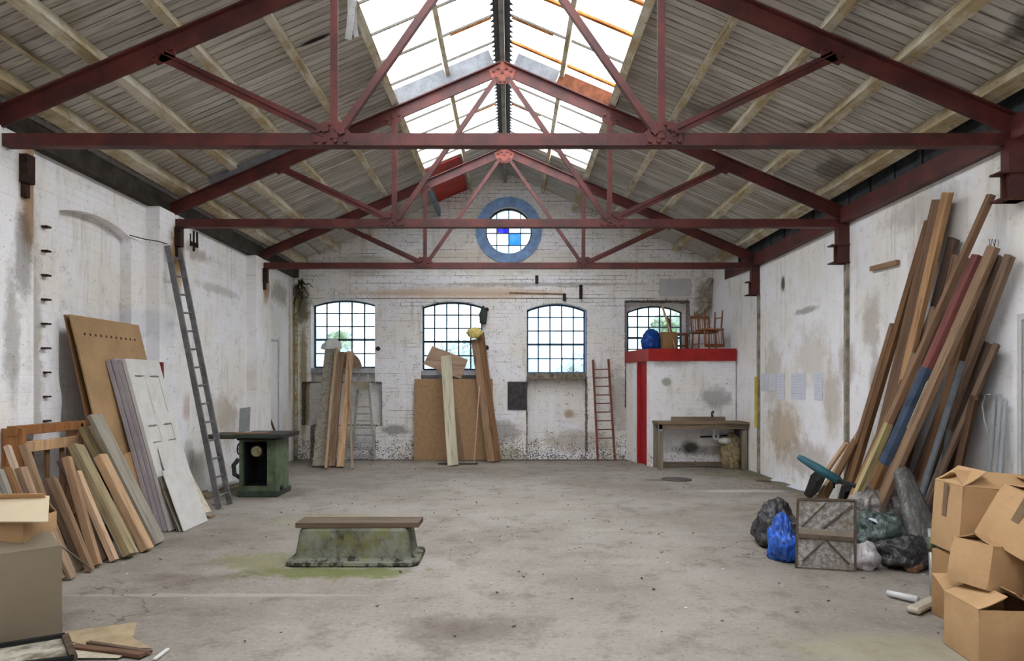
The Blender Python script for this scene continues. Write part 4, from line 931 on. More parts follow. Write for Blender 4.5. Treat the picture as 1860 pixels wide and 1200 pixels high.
bseg(.11, .50, 1.90, bzb+.02, 'door_lintel', redd)
bseg(.46, .50, 0, 1.90, 'door_jamb', redd, -.01); bseg(.11, .15, 0, 1.90, 'door_jamb', redd, -.01)
bseg(.15, .46, .01, 1.90, 'door', redd, .035, .035)
mb = MB(); mb.prism([A+V((-.03, -.04, bzb)), Bk+V((-.03, 0, bzb)), Bk+V((.01, 0, bzb)), A+V((.01, -.0, bzb)), (4.12, A.y, bzb), (4.12, A.y-.04, bzb)], (0, 0, bzt-bzb)); mb.build('red_fascia', redp, booth)['label'] = 'bright red fascia board'
mb = MB(); mb.prism([A+V((.01, 0, bzt-.06)), Bk+V((.01, 0, bzt-.06)), (4.04, 13.78, bzt-.06), (4.12, A.y, bzt-.06)], (0, 0, .03)); mb.build('roof_deck', brown, booth)
DZ = bzt-.03
# things on the booth
bluep = simple('blue_plastic', C(28, 78, 170), .4, var=.25, scale=10)
blob('blue_bag', (2.70, 13.2, DZ+.18), (.17, .14, .22), bluep, 'bright blue plastic bag on top of the booth', 'bag', 8, .25, 2.5, 4)
CARTS = []
def carton(loc, size, rot, label, m=card, open_=True, fa=(60, 100, 40, 80), name='cardboard_box', tp=tape, group='cardboard boxes', tapes=True):
    w, d, h = size; root = bpy.data.objects.new(name, None); COL.objects.link(root); WL[root] = V((0, 0, 0)); t = .006
    tag(root, label, 'box', group)
    mb = MB(); g = 4
    # four walls and a floor as one shell; walls bulge slightly
    def wallp(a, b, nrm):
        a, b, nrm = V(a), V(b), V(nrm); N1 = 6; vs = {}
        for i in range(N1+1):
            for j in range(N1+1):
                u, v_ = i/N1, j/N1; bul = .012*math.sin(math.pi*u)*math.sin(math.pi*v_)
                p = a.lerp(b, u)+V((0, 0, h*v_))+nrm*bul
                vs[i, j, 0] = mb.bm.verts.new(p); vs[i, j, 1] = mb.bm.verts.new(p-nrm*t)
        for i in range(N1):
            for j in range(N1):
                mb.bm.faces.new((vs[i, j, 0], vs[i+1, j, 0], vs[i+1, j+1, 0], vs[i, j+1, 0])); mb.bm.faces.new((vs[i, j, 1], vs[i, j+1, 1], vs[i+1, j+1, 1], vs[i+1, j, 1]))
        for i in range(N1):
            for j in (0, N1): mb.bm.faces.new((vs[i, j, 0], vs[i, j, 1], vs[i+1, j, 1], vs[i+1, j, 0])); mb.bm.faces.new((vs[j, i, 0], vs[j, i, 1], vs[j, i+1, 1], vs[j, i+1, 0]))
    X, Y_ = w/2, d/2
    wallp((-X, -Y_, 0), (X, -Y_, 0), (0, -1, 0)); wallp((X, -Y_, 0), (X, Y_, 0), (1, 0, 0)); wallp((X, Y_, 0), (-X, Y_, 0), (0, 1, 0)); wallp((-X, Y_, 0), (-X, -Y_, 0), (-1, 0, 0))
    mb.box((-X, -Y_, 0), (X, Y_, t)); mb.build('carton_body', m, root)
    fl_ = min(w, d)/2
    for k, (a, b, up) in enumerate((((-X, -Y_), (X, -Y_), (0, -1)), ((X, -Y_), (X, Y_), (1, 0)), ((X, Y_), (-X, Y_), (0, 1)), ((-X, Y_), (-X, -Y_), (-1, 0)))):
        if not fa or fa[k] is None: continue
        # angle 0 = closed inward, 90 = straight up, 180+ = folded outward
        an = R(fa[k]); inw = V((-up[0], -up[1], 0)); dirv = inw*math.cos(an)+V((0, 0, math.sin(an)))
        mb = MB(); N1 = 5; pv = []
        a3, b3 = V((a[0], a[1], h)), V((b[0], b[1], h)); nr = (b3-a3).normalized().cross(dirv); rows_ = []
        for j in range(N1+1):
            v_ = j/N1; cur = dirv*(fl_*v_)+nr*(.02*v_*v_); ins = (b3-a3)*(.01+.015*v_)
            rows_.append([mb.bm.verts.new(q) for q in (a3+ins+cur, b3-ins+cur, b3-ins+cur+nr*.005, a3+ins+cur+nr*.005)])
        for r1, r2 in zip(rows_, rows_[1:]):
            for q in range(4): mb.bm.faces.new((r1[q], r1[(q+1) % 4], r2[(q+1) % 4], r2[q]))
        mb.bm.faces.new(rows_[0][::-1]); mb.bm.faces.new(rows_[-1]); mb.build('flap', m, root)
    if tapes:
        mb = MB(); mb.box((-.025, -Y_-.0145, h*.55), (.025, -Y_-.012, h)); mb.build('tape_strip', tp, root)
        mb = MB(); mb.box((-X-.0145, -.025, h*.5), (-X-.012, .025, h)); mb.build('tape_strip', tp, root)
    root.location = loc; root.rotation_euler = [R(q) for q in rot]; return root
carton((3.02, 13.15, DZ+.005), (.29, .25, .35), (0, 0, 4), 'small brown carton standing on top of the booth', card2, fa=(0, 0, 0, 0), tapes=False)
mb = MB(); mb.tube([(3.12, 12.95, DZ+.02), at(1203, 556, 13.3)], .02, 8); tag(mb.build('wooden_pole', pinkp), 'wooden pole leaning on the rightmost window above the booth', 'pole')
chw = wood('chair_wood', C(138, 84, 54), var=.2)
def chair(name):
    root = empty(name, (0, 0, 0), None, 'chair'); w, d, sh = .50, .46, .42
    mb = MB(); mb.box((-w/2, -d/2, sh), (w/2, d/2, sh+.04)); mb.build('seat', chw, root, bevel=.008)
    for sx_ in (-1, 1):
        for sy_ in (-1, 1): mb = MB(); mb.tube([(sx_*(w/2-.03), sy_*(d/2-.03), 0), (sx_*(w/2-.04), sy_*(d/2-.04), sh*.5), (sx_*(w/2-.05), sy_*(d/2-.05), sh)], [.016, .024, .018], 8); mb.build('leg', chw, root)
        mb = MB(); mb.tube([(sx_*(w/2-.03), -d/2+.04, .16), (sx_*(w/2-.03), d/2-.04, .16)], .012, 8); mb.build('stretcher', chw, root)
        mb = MB(); mb.tube([(sx_*(w/2-.03), d/2-.03, sh+.04), (sx_*(w/2-.02), d/2+.02, sh+.42)], .02, 8); mb.build('back_post', chw, root)
    mb = MB(); mb.bar((-w/2+.02, d/2+.02, sh+.40), (w/2-.02, d/2+.02, sh+.40), .03, .07); mb.build('back_rail', chw, root)
    for k in range(7):
        x = -.18+.06*k; mb = MB(); mb.tube([(x, d/2-.03, sh+.04), (x, d/2+.015, sh+.38)], .009, 6); mb.build('spindle', chw, root)
    return root
c1 = chair('spindle_chair'); c1['label'] = 'lower brown spindle-back chair standing on the booth, another upturned on it'; c1['group'] = 'chairs on the booth'
c1.scale = (.8, .8, .8)
c2 = copy_tree(c1); c2['label'] = 'upper brown spindle-back chair upturned on the lower chair, legs in the air'
c1.location = (3.66, 13.0, DZ+.004); c1.rotation_euler = (0, 0, R(8)); c2.location = (3.74, 12.90, DZ+.004+.745); c2.rotation_euler = (math.pi, 0, R(8))
c3 = copy_tree(c1); c3['label'] = 'brown spindle-back chair on the booth close to the right wall'; c3.location = (3.30, 13.50, DZ+.004); c3.rotation_euler = (0, 0, R(70))
# ---- work bench with sink
bench = empty('work_bench', (3.4, 12.3, 0), 'weathered timber bench with a sink against the front of the booth', 'workbench')
bx0, bx1, by0, by1 = 2.60, 4.15, 12.03, 12.54
gw = wood('bench_timber', C(116, 100, 82), axis=0); gv = wood('bench_leg_timber', C(118, 108, 92))
boxo('bench_top', (bx0-.02, by0-.02, .80), (bx1+.02, by1, .845), gw, bench, bevel=.004); boxo('apron', (bx0, by0, .72), (bx1, by0+.03, .80), gw, bench)
for x in (bx0, bx1-.08):
    for y in (by0+.03, by1-.09): boxo('leg', (x, y, 0), (x+.08, y+.08, .80), gv, bench, bevel=.003)
boxo('lower_rail', (bx0+.08, by1-.09, .02), (bx1-.08, by1-.05, .10), gw, bench); boxo('side_board', (bx0-.005, by0, .68), (bx0+.06, by0+.01, .80), simple('pale_blue_tin', C(160, 172, 184), .6), bench)
boxo('back_board', (bx0+.32, by1-.06, .845), (bx1-.25, by1-.02, .915), gw, bench)
mb = MB(); mb.box((3.45, 12.1, .70), (3.85, 12.45, .80)); mb.build('sink_bowl', wplas, bench)
mb = MB(); mb.tube([(3.62, 12.25, .70), (3.62, 12.25, .56), (3.64, 12.25, .52), (3.68, 12.25, .51), (3.70, 12.25, .55), (3.70, 12.27, .62)], .024, 10); mb.build('waste_trap', wplas, bench)
mb = MB(); mb.tube([(3.45, 12.5, .55), (3.75, 12.5, .56), (4.1, 12.5, .60)], .014, 8); mb.build('water_pipe', iron, bench)
mb = MB(); mb.tube([(3.66, 12.5, .845), (3.66, 12.5, 1.0), (3.66, 12.42, 1.02), (3.66, 12.4, .98)], .013, 8); mb.disc((3.66, 12.5, .93), .03, (1, 0, 0), .02, 8); mb.build('tap', iron, bench)
blob('rubble_sack', (3.95, 12.30, .26), (.17, .13, .32), simple('beige_sacking', C(168, 150, 118), .9, var=.4, scale=16, bump=.6), 'beige crumpled sack slumped under the right end of the bench', 'sack', 12, .3, 2.2, 4)
blob('torn_packet', (3.80, 12.2, .50), (.10, .05, .05), white_f, 'torn white packet caught under the bench beside the sink trap', 'packet', 13, .4, 2.2, 3, False)
# ---- right wall papers, peg, yellow strip
ptx = simple('faint_print', C(178, 180, 194), .8, var=.1); pap = simple('white_paper', C(212, 214, 226), .8, var=.04)
for i, (xa, xb, ya, yb_) in enumerate(((1383, 1396, 679, 710), (1397, 1410, 679, 709), (1411, 1425, 678, 725), (1437, 1463, 678, 726), (1479, 1494, 677, 727))):
    X = 4.197; a = atX(xa, ya, X); b = atX(xb, yb_, X); lb = ['leftmost small white notice on the right wall, near the yellow strip', 'second small white notice from the left on the right wall', 'tall narrow white notice, third from the left on the right wall', 'largest white notice pinned to the right wall', 'rightmost narrow white notice pinned to the right wall'][i]
    mb = MB(); mb.box((X-.004, b.y, b.z), (X-.002, a.y, a.z)); o = tag(mb.build('paper_notice', pap), lb, 'notice', 'paper notices on the right wall')
    mb = MB(); H_ = a.z-b.z
    for k in range(7):
        z = a.z-H_*(.12+.11*k); mb.box((X-.0055, b.y+.03, z), (X-.004, a.y-.03-.03*(k % 3), z+.005))
    mb.build('printed_lines', ptx, o)
a, b = atX(1582, 488, 4.17), atX(1631, 476, 4.17); board('wall_peg', a, b, .055, .035, NX_, pine, 'short wooden rail nailed to the right wall left of the tall planks', 'peg rail', fix=False)
a, b = atX(1373, 684, 4.12), atX(1374, 776, 4.12); mb = MB(); mb.bar((4.12, a.y, a.z), (4.12, a.y, b.z), .04, .02, (0, 1, 0)); tag(mb.build('yellow_strip', simple('yellow_plastic', C(206, 184, 72), .6, var=.2)), 'yellow vertical strip on the right wall beside the far post', 'strip')
# ---- floor papers, drain cover
def flat(name, pts, m, label, cat, z=.003, th=.003, group=None):
    mb = MB(); mb.prism([flr(*p)+V((0, 0, z)) for p in pts], (0, 0, th)); return tag(mb.build(name, m), label, cat, group)
flat('paper_sheet', [(1398, 873), (1404, 869), (1436, 873), (1434, 877)], pap, 'white paper on the floor by the right wall, farther of two', 'paper')
flat('paper_sheet', [(1428, 883), (1440, 881), (1462, 886), (1463, 892), (1450, 890)], pap, 'white paper on the floor by the right wall, nearer of two', 'paper')
flat('wood_strip', [(1372, 874), (1376, 871), (1402, 873), (1400, 876)], dkb, 'dark strip lying on the floor beside the white papers', 'strip')
c = flr(1229, 871); mb = MB(); mb.disc((c.x, c.y, .002), .23, (0, 0, 1), .012, 28); tag(mb.build('drain_cover', simple('cast_iron', C(92, 88, 84), .7, var=.4)), 'round iron drain cover set in the floor in front of the bench', 'drain cover')
# ---- right wall: tall timbers
G4 = 'timbers leaning on the right wall'
OBB.clear()
def rl(p1, p2, yb_, X, w, th, m, label, name='timber', n=NX_):
    c = []
    for dx in (0, -.03, -.06, -.09, -.13, -.18, -.24, -.3, -.38):
        for dy in (0, -6, 6, -12, 12, 20):
            y = (min(yb_, 918+(yb_-918)*.7) if p1[0] < 1735 else yb_-4)+dy; xb = p1[0]+(p2[0]-p1[0])*(y-p1[1])/(p2[1]-p1[1]); c.append((flr(xb, y), atX(p1[0], p1[1], X+dx)))
    B, T = place(c, w, th, n); o = board(name, B, T, w, th, n, m, label, 'plank', G4); return o, (V(T)-V(B)).length
rl((1688, 400), (1583, 757), 945, 4.13, .085, .05, brown, 'leftmost of the very tall timbers on the right wall')
rl((1709, 362), (1607, 786), 950, 4.12, .22, .045, brown, 'broad tall brown plank second from the left on the right wall')
rl((1722, 349), (1664, 600), 960, 4.12, .11, .05, pine, 'tallest tan timber, its top highest in the left half of the right stack')
rl((1788, 618), (1732, 830), 985, 4.10, .26, .02, dkb, 'wide dark brown board against the wall behind the right stack', 'wide_board')
rl((1733, 432), (1690, 600), 925, 4.14, .12, .05, dkb, 'dark short timber behind the tallest tan timber')
rl((1740, 462), (1650, 820), 945, 4.12, .10, .05, brown, 'brown timber standing just behind the diagonal pole, right wall')
rl((1762, 470), (1640, 800), 955, 4.12, .11, .05, dkb, 'dark timber filling the gap under the diagonal pole')
rl((1818, 466), (1680, 830), 960, 4.12, .09, .05, dkb, 'dark timber hidden behind the heavy nailed one')
rl((1623, 588), (1543, 857), 926, 4.14, .07, .05, brown, 'short timber at the left edge of the right stack')
rl((1765, 560), (1690, 830), 970, 4.08, .10, .05, brown, 'brown timber between the heavy nailed one and the right-edge one')
rl((1700, 560), (1590, 860), 955, 4.02, .12, .04, brown, 'brown plank crossing low behind the diagonal pole')
rl((1690, 600), (1610, 870), 960, 4.0, .10, .05, dkb, 'dark plank in the shadowed middle of the right stack')
o, L = rl((1776, 462), (1583, 895), 985, 4.08, .09, .05, redw, 'timber painted red at the top and blue in the middle')
on_board(o, 'blue_section', simple('slate_blue_paint', C(84, 100, 126), .7, var=.25), L*.28, L*.62, .09, .05, .002, label='slate blue painted length'); on_board(o, 'bare_section', pine, .03, L*.28, .09, .05, .002, label='bare tan lower length')
o, L = rl((1806, 447), (1616, 880), 990, 4.08, .11, .05, pine, 'heavy brown timber right of the red and blue one, nails at its top')
mb = MB()
for k in range(7): mb.bar((-.05+.016*k, 0, L-.02-.03*(k % 3)), (-.06+.02*k, .03+.01*(k % 2), L+.03), .003, .003)
q = mb.build('bent_nails', iron, M=Matrix()); q.parent = o; q['kind'] = 'stuff'
mb = MB(); mb.box((-.056, .026, L*.40), (.03, .029, L*.56)); q = mb.build('peeling_paper', simple('peeling_cream', C(190, 176, 150), .9, var=.3), M=Matrix()); q.parent = o
o, L = rl((1802, 351), (1564, 885), 985, 4.10, .05, .055, brown, 'single long diagonal pole whose top reaches highest at right')
yel = wood('yellow_stained_timber', C(156, 138, 76), var=.3); on_board(o, 'yellow_stain_section', yel, .05, L*.36, .05, .055, .002, label='yellow stained lower length')
rl((1835, 463), (1688, 857), 980, 4.10, .08, .05, brown, 'long timber at the right edge of the right stack')
rl((1812, 622), (1735, 800), 975, 4.10, .06, .03, brown, 'short brown timber slanting low behind the long right-edge timber')
rl((1749, 655), (1680, 880), 975, 3.98, .06, .025, simple('pale_grey_paint', C(140, 146, 154), .7, var=.2), 'pale blue-grey painted plank low among the brown timbers')
rl((1664, 640), (1580, 880), 955, 4.0, .07, .04, brown, 'tan timber low in the centre of the right stack')
rl((1756, 784), (1738, 880), 970, 4.0, .05, .03, pine, 'short upright pine batten low at the right of the stack')
rl((1725, 780), (1711, 871), 985, 3.98, .06, .03, simple('grey_edge', C(104, 106, 108), .8), 'short dark grey strip standing low among the right timbers')
rl((1770, 720), (1735, 880), 980, 4.02, .08, .03, dkb, 'short dark timber low behind the cardboard boxes')
rl((1645, 700), (1560, 880), 950, 3.98, .08, .035, pine, 'tan plank low at the left half of the right stack')
rl((1640, 690), (1556, 880), 955, 3.95, .05, .03, brown, 'narrow brown timber low at the left half of the right stack')
rl((1571, 842), (1556, 885), 945, 4.0, .07, .03, wht, 'short white plank standing low among the left battens', 'white_offcut')
rl((1538, 803), (1478, 893), 905, 4.13, .05, .04, pinkp, 'small leftmost batten leaning low on the right wall')
rl((1565, 780), (1500, 885), 912, 4.12, .06, .04, pinkp, 'small pink batten leaning next to the leftmost small one')
rl((1553, 800), (1512, 880), 922, 4.02, .10, .025, brown, 'small broken brown board among the low left battens')
G5 = 'pale metal strips on the right wall'
for i, (x, z) in enumerate(((1802, 1.42), (1813, 1.42), (1822, 1.36))):
    Y_ = 4.13*F/(x-CX); board('metal_strip', (4.05, Y_, 0), (4.15, Y_, z), .038, .015, NX_, simple('pale_strip', C(176, 180, 184), .5, var=.1), ['leftmost pale strip standing right of the timbers', 'middle pale strip standing right of the timbers', 'rightmost pale strip standing right of the timbers'][i], 'metal strip', G5, ragged=False)
mb = MB(); p = [atX(1795, 785, 4.1), atX(1788, 765, 4.1), atX(1784, 735, 4.1), atX(1790, 716, 4.1), atX(1798, 716, 4.1)]; mb.tube(p, .006, 6); tag(mb.build('wire_loop', wplas), 'thin white wire looping beside the pale strips', 'wire')
# ---- patterned panel
pr = empty('ceiling_panel', (2.58, 5.62, 0), 'square grey patterned metal panel standing in front of the rubbish bags', 'panel')
n = N('embossed_grey', .55, .3); v = n.obj(); f1 = n.noise(v, 26, 4, .7); f2 = n.noise(v, 7, 4, .6); k = n.mix(n.ramp(f1, .42, .6), C(112, 106, 100), C(150, 147, 144)); k = n.mix(n.math('MULTIPLY', n.ramp(f2, .5, .7), .6), k, C(112, 92, 66)); n.bump(f1, .8, .01); M_emb = n.col(k)
fr_m = simple('rusty_brown_frame', C(92, 78, 64), .7, var=.35, scale=10)
Bl, Br = flr(1446, 1031), flr(1553, 1038); Tl, Tr = at(1449, 906, Bl.y+.16), at(1553, 909, Br.y+.14)
def q4(u, v_): return Bl.lerp(Br, u).lerp(Tl.lerp(Tr, u), v_)
nb = (Br-Bl).cross(Tl-Bl).normalized(); nb = nb if nb.y < 0 else -nb
mb = MB(); mb.prism([q4(0, 0), q4(1, 0), q4(1, 1), q4(0, 1)], -nb*.012); mb.build('embossed_sheet', M_emb, pr)
mb = MB()
for a, b in (((0, 0), (1, 0)), ((1, 0), (1, 1)), ((1, 1), (0, 1)), ((0, 1), (0, 0))): mb.bar(q4(*a)+nb*.004, q4(*b)+nb*.004, .018, .018, nb)
mb.build('edge_frame', fr_m, pr)
mb = MB(); mb.bar(q4(.03, .46)+nb*.012, q4(.97, .44)+nb*.012, .035, .018, nb); mb.build('cross_bar', fr_m, pr)
mb = MB(); mb.bar(q4(.03, .52)+nb*.006, q4(.97, .50)+nb*.006, .05, .006, nb); mb.build('flat_band', simple('taupe_band', C(132, 120, 106), .7, var=.2), pr)
mb = MB(); mb.bar(q4(.45, .58)+nb*.01, q4(.95, .93)+nb*.01, .016, .01, nb); mb.bar(q4(.08, .60)+nb*.01, q4(.5, .95)+nb*.01, .010, .008, nb); mb.build('raised_rib', fr_m, pr)
mb = MB(); mb.bar(q4(.1, .1)+nb*.01, q4(.5, .42)+nb*.01, .012, .01, nb); mb.bar(q4(.5, .42)+nb*.01, q4(.9, .1)+nb*.01, .012, .01, nb); mb.build('raised_rib', fr_m, pr)
# ---- bags
def plastic(name, c, rough=.32, mixc=None):
    n = N(name, rough, 0, .5); v = n.obj(); f = n.noise(v, 9, 5, .65, 1.5); f2 = n.noise(n.mp(v, (16, 16, 5)), 1, 4, .6, 1)
    k = n.mix(n.ramp(f, .45, .62), c, mixc or (min(1, c[0]*2.2), min(1, c[1]*2.2), min(1, c[2]*2.2), 1)); n.bump(f2, .8, .03); return n.col(k)
bagk = plastic('black_bag_plastic', C(44, 42, 44)); bagb = plastic('blue_bag_plastic', C(36, 78, 158)); bagg = plastic('dark_green_bag_plastic', C(62, 74, 70)); bagt = plastic('clear_grey_bag_plastic', C(124, 118, 116), .3, C(160, 152, 148)); bagw = plastic('white_bag_plastic', C(170, 164, 166), .4, C(190, 186, 188))
G6 = 'rubbish bags by the right wall'
blob('rubbish_bag', (2.50, 6.42, .15), (.20, .18, .17), bagk, 'black rubbish bag leftmost of the heap, behind the blue bag', 'bag', 21, .22, 1.8, 5, twist=1.0, group=G6)
blob('rubbish_bag', (2.34, 5.90, .14), (.11, .13, .17), bagb, 'bright blue rubbish bag left of the patterned panel', 'bag', 22, .25, 2, 5, twist=1.2, group=G6)
blob('rubbish_bag', (3.21, 6.02, .20), (.21, .17, .16), bagg, 'dark green rubbish bag with a white paper on it', 'bag', 23, .2, 1.7, 5, twist=.4, group=G6)
blob('rubbish_bag', (3.24, 5.63, .105), (.18, .15, .125), bagk, 'black rubbish bag lying lowest at the right of the heap', 'bag', 24, .25, 1.8, 5, twist=.4, group=G6)
blob('rubbish_bag', (2.88, 5.60, .085), (.11, .10, .105), bagw, 'small whitish bag right of the patterned panel foot', 'bag', 25, .2, 2, 4, twist=.4, group=G6)
blob('rubbish_bag', (3.38, 6.52, .35), (.16, .15, .15), bagt, 'clear greyish bag on the heap, just right of the patterned panel top', 'bag', 26, .25, 2, 5, twist=.4, group=G6)
blob('rubbish_bag', (3.68, 6.50, .33), (.17, .16, .15), bagt, 'clear greyish bag on the heap, against the tall wrapped case', 'bag', 27, .25, 2, 5, twist=.4, group=G6)
blob('rubbish_bag', (3.20, 6.55, .10), (.24, .2, .125), bagk, 'black bag underneath the clear greyish bag, behind the panel', 'bag', 28, .2, 2, 4, twist=.4, group=G6)
blob('rubbish_bag', (3.68, 6.45, .10), (.2, .2, .125), bagk, 'black bag underneath the other clear bag, behind the wrapped case', 'bag', 29, .2, 2, 4, twist=.4, group=G6)
mb = MB(); P0 = at(1577, 942, 5.93); P1 = at(1610, 936, 6.05); P2 = at(1622, 943, 6.0); P3 = at(1634, 960, 5.90); P4 = at(1600, 953, 5.88); mb.prism([P0, P1, P2, P3, P4], (0, .002, .004)); tag(mb.build('paper_sheet', pap), 'white paper lying on the dark green rubbish bag', 'paper')
blob('rubble_lump', flr(1672, 1044)+V((0, .1, .04)), (.06, .05, .05), simple('broken_brick', C(150, 112, 88), .9, var=.4, scale=20), 'broken brick lump beside the lowest black bag', 'rubble', 31, .4, 2.4, 3)
# ---- wrapped tall case
mb = MB(); a, b = at(1636, 850, 6.15), at(1700, 1035, 5.75); a.z = max(a.z, .6); ax = (a-b).normalized(); side = ax.cross(V((0, -1, 0))).normalized(); fn = side.cross(ax)
rings = []; prof = [(0, .13), (.25, .14), (.5, .125), (.75, .095), (.9, .08), (.97, .065), (1.0, .03)]
for (t, r) in prof:
    c = b.lerp(a, t); rings.append([mb.bm.verts.new(c+side*(r*math.cos(q)*1.0)+fn*(.05*math.copysign(abs(math.sin(q))**.6, math.sin(q)))) for q in [2*math.pi*i/20 for i in range(20)]])
for r1, r2 in zip(rings, rings[1:]):
    for i in range(20): f = mb.bm.faces.new((r1[i], r1[(i+1) % 20], r2[(i+1) % 20], r2[i])); f.smooth = True
mb.bm.faces.new(rings[0][::-1]); mb.bm.faces.new(rings[-1])
cs = tag(mb.build('wrapped_case', plastic('smoky_wrap', C(84, 82, 80), .3, C(104, 101, 99))), 'tall rounded grey plastic-wrapped case leaning over the rubbish bags', 'case')
# ---- teal tool
teal = simple('teal_plastic', C(54, 104, 116), .5, var=.2)
tt = empty('garden_strimmer', at(1515, 868, 7.4), 'teal tool with a long handle slanting above the patterned panel', 'tool')
a, b, c_ = at(1450, 829, 7.5), at(1524, 873, 7.2), V((3.40, 6.60, .50))
mb = MB(); mb.tube([a, a.lerp(b, .1), a.lerp(b, .5), b], [.028, .036, .05, .045], 12); mb.build('teal_body', teal, tt)
mb = MB(); mb.tube([b, c_], [.03, .018], 10); mb.build('black_shaft', black, tt)
mb = MB(); q = a.lerp(b, .75); mb.tube([q, q+V((.04, -.02, -.06)), q+V((.05, -.02, -.14))], [.014, .012, .010], 8); mb.build('trigger', black, tt)
def cbox(name, px0, px1, py0, py1, Y, d, m, label, cat, rz=0):
    a, b = at(px0, py1, Y), at(px1, py0, Y); mb = MB(); mb.box((a.x, Y, a.z), (b.x, Y+d, b.z)); return tag(mb.build(name, m, bevel=.006), label, cat)
B_ = flr(1470, 903); board('black_case', flr(1474, 906), at(1488, 860, 8.1), .17, .10, NY_, black, 'flat black case leaning under the teal tool', 'case', ragged=False)
board('black_case', flr(1535, 935), at(1542, 885, 7.6), .14, .08, NY_, black, 'small black case between teal tool and white plank', 'case', ragged=False)
# ---- vacuum tube and floor head
vac = empty('vacuum_tube', at(1691, 1110, 4.75), 'upright silver tube with clip standing beside the cardboard boxes', 'tube')
mb = MB(); mb.tube([at(1694, 1095, 4.7), at(1690, 960, 4.85)], .016, 12); mb.build('silver_tube', simple('silver_metal', C(176, 176, 172), .35, .5, var=.15), vac)
mb = MB(); mb.tube([at(1692, 1000, 4.80), at(1691, 975, 4.82)], .026, 12); mb.build('collar', simple('dull_green_clip', C(96, 104, 84), .6), vac)
hd = empty('floor_nozzle', flr(1665, 1105), 'pale grey vacuum floor head with a short pipe lying on the floor', 'vacuum head')
a = flr(1612, 1084)+V((0, 0, .03)); b = flr(1668, 1098)+V((0, 0, .035)); mb = MB(); mb.tube([a, b], [.02, .024], 12); mb.build('pipe', wplas, hd)
a = flr(1657, 1117); b = flr(1700, 1097); mb = MB(); mb.bar(a+V((0, 0, .03)), b+V((0, 0, .03)), .09, .045); mb.build('floor_head', simple('beige_plastic', C(176, 166, 148), .5, var=.15), hd, bevel=.015)
# ---- cardboard boxes right
GB = 'cardboard boxes heaped at the right edge'
carton((2.66, 3.80, .004), (.33, .34, .30), (0, 0, -5), 'open carton lowest at the left of the heap, nearest the floor edge', card, fa=(None, 25, 150, 18), group=GB, tapes=False)
carton((3.06, 3.62, .004), (.42, .42, .33), (0, 0, 6), 'open carton lowest at the right of the heap, cut by the frame', card, fa=(15, None, 20, 12), group=GB, tapes=False)
carton((3.03, 4.30, .004), (.52, .44, .42), (0, 0, 3), 'carton at the back of the heap, its narrow left side showing', card2, fa=(0, 0, 0, 0), group=GB, tapes=False)
carton((2.74, 3.92, .345), (.36, .26, .24), (0, 10, 14), 'bulging carton squeezed in the middle of the heap', card, fa=(10, 0, 10, 0), group=GB, tapes=False)
carton((2.97, 3.86, .50), (.58, .38, .32), (16, 20, 14), 'big tilted carton on top of the heap, tape down its face', card, fa=(6, 60, 12, 10), group=GB)
carton((3.02, 4.36, .435), (.52, .34, .42), (0, 4, -6), 'carton standing at the top back of the heap, behind the tilted one', card, fa=(24, 20, 16, 30), group=GB)
# ---- cartons left
GL = 'cartons at the left edge'
carton((-3.075, 4.07, .004), (.62, .50, .53), (0, 0, 45), 'large grey carton in the lower left corner of the photo', cardg, fa=(8, 222, 6, 0), group=GL, tapes=False)
carton((-3.20, 4.22, .56), (.60, .36, .125), (0, 0, 6), 'shallow cream carton on top of the large grey one', card, fa=(0, None, 40, 0), group=GL, tapes=False)
mb = MB(); mb.prism([(-3.5, 4.0, .70), (-2.70, 4.02, .695), (-2.92, 4.36, .79), (-3.6, 4.36, .80)], (0, 0, .006))
tag(mb.build('card_sheet', cardc), 'cream card sheet lying over the shallow carton at the left edge', 'card sheet')
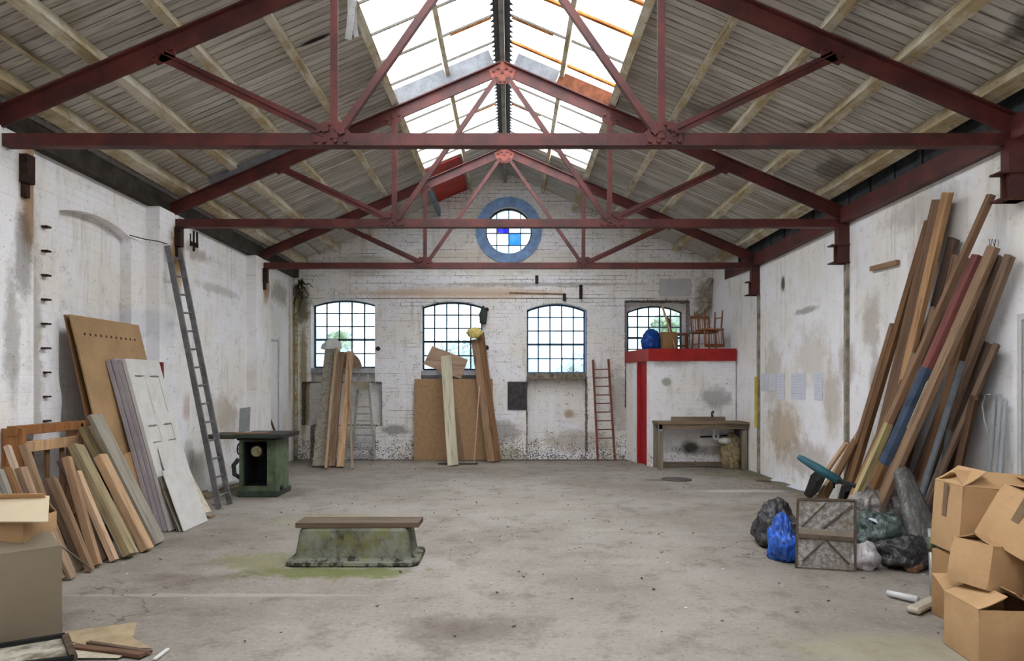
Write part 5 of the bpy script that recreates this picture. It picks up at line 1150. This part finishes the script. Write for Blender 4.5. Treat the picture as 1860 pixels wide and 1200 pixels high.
# ---- flat litter lower left
flat('card_sheet', [(105, 1160), (120, 1148), (249, 1131), (241, 1160), (276, 1178), (180, 1180)], simple('tan_card', C(168, 148, 118), .85, var=.2), 'torn flat tan cardboard on the floor beside the large grey carton', 'card sheet', .004)
flat('card_sheet', [(118, 1182), (135, 1172), (235, 1188), (215, 1199), (128, 1199)], simple('pale_card', C(190, 180, 160), .85, var=.2), 'smaller pale torn cardboard in front of the tan one', 'card sheet', .012)
pf = empty('picture_frame', flr(70, 1190), 'dark picture frame lying flat in the bottom left corner', 'picture frame')
c4 = [flr(-20, 1186), flr(118, 1163), flr(134, 1205), flr(-30, 1225)]; c4 = [V((p.x, p.y, .03)) for p in c4]
for i in range(4):
    mb = MB(); mb.bar(c4[i], c4[(i+1) % 4], .035, .025); mb.build('frame_side', black if i != 1 else fr_m, pf)
mb = MB(); mb.prism([p-V((0, 0, .012)) for p in c4], (0, 0, .004)); mb.build('backing', simple('marbled_backing', C(186, 178, 164), .6, var=.5, scale=8), pf)
board('dark_strip', flr(131, 1180)+V((0, 0, .02)), flr(262, 1196)+V((0, 0, .02)), .05, .02, (0, 0, 1), dkb, 'dark moulding strip lying right of the picture frame, longer one', 'strip', fix=False)
board('dark_strip', flr(160, 1174)+V((0, 0, .022)), flr(274, 1191)+V((0, 0, .02)), .03, .02, (0, 0, 1), dkb, 'dark moulding strip lying farther from the camera than the longer one', 'strip', fix=False)
board('white_stick', flr(281, 1200)+V((0, 0, .01)), flr(306, 1181)+V((0, 0, .01)), .022, .012, (0, 0, 1), wht, 'thin white stick lying on the floor at the bottom of the photo', 'stick', fix=False)
# ---- scattered debris
rng = random.Random(11); mb = MB()
for k in range(560):
    if k % 5 == 0: x, y = rng.choice((-1, 1))*rng.uniform(3.2, 4.1), rng.uniform(8, 13.5)
    elif k % 4 == 1: x, y = rng.uniform(-4, 4), rng.uniform(12.6, 13.75)
    else: x, y = rng.uniform(-3, 3.2), rng.uniform(4.0, 13)
    if -1.95 < x < -.7 and 5.5 < y < 6.4: continue
    s_ = rng.uniform(.005, .018); a = rng.uniform(0, 6.28); d = V((math.cos(a), math.sin(a), rng.uniform(0, .3)))*s_; e = V((-math.sin(a), math.cos(a), rng.uniform(0, .3)))*s_*rng.uniform(.3, .8); c = V((x, y, .006))
    mb.prism([c+d, c+e, c-d+V((0, 0, .001)), c-e], (0, 0, .003))
tag(mb.build('floor_debris', simple('debris', C(96, 76, 56), .9, var=.5, scale=3)), 'scattered dead leaves and chips over the concrete floor', 'debris', kind='stuff')
mb = MB()
for k in range(110):
    x, y = rng.uniform(-3.6, 3.6), rng.uniform(4.2, 13); s_ = rng.uniform(.006, .018); a = rng.uniform(0, 6.28); d = V((math.cos(a), math.sin(a), .1))*s_; e = V((-math.sin(a), math.cos(a), .1))*s_*.6; c = V((x, y, .006)); mb.prism([c+d, c+e, c-d, c-e], (0, 0, .003))
tag(mb.build('paint_flakes', wht), 'scattered white paint flakes over the concrete floor', 'debris', kind='stuff')
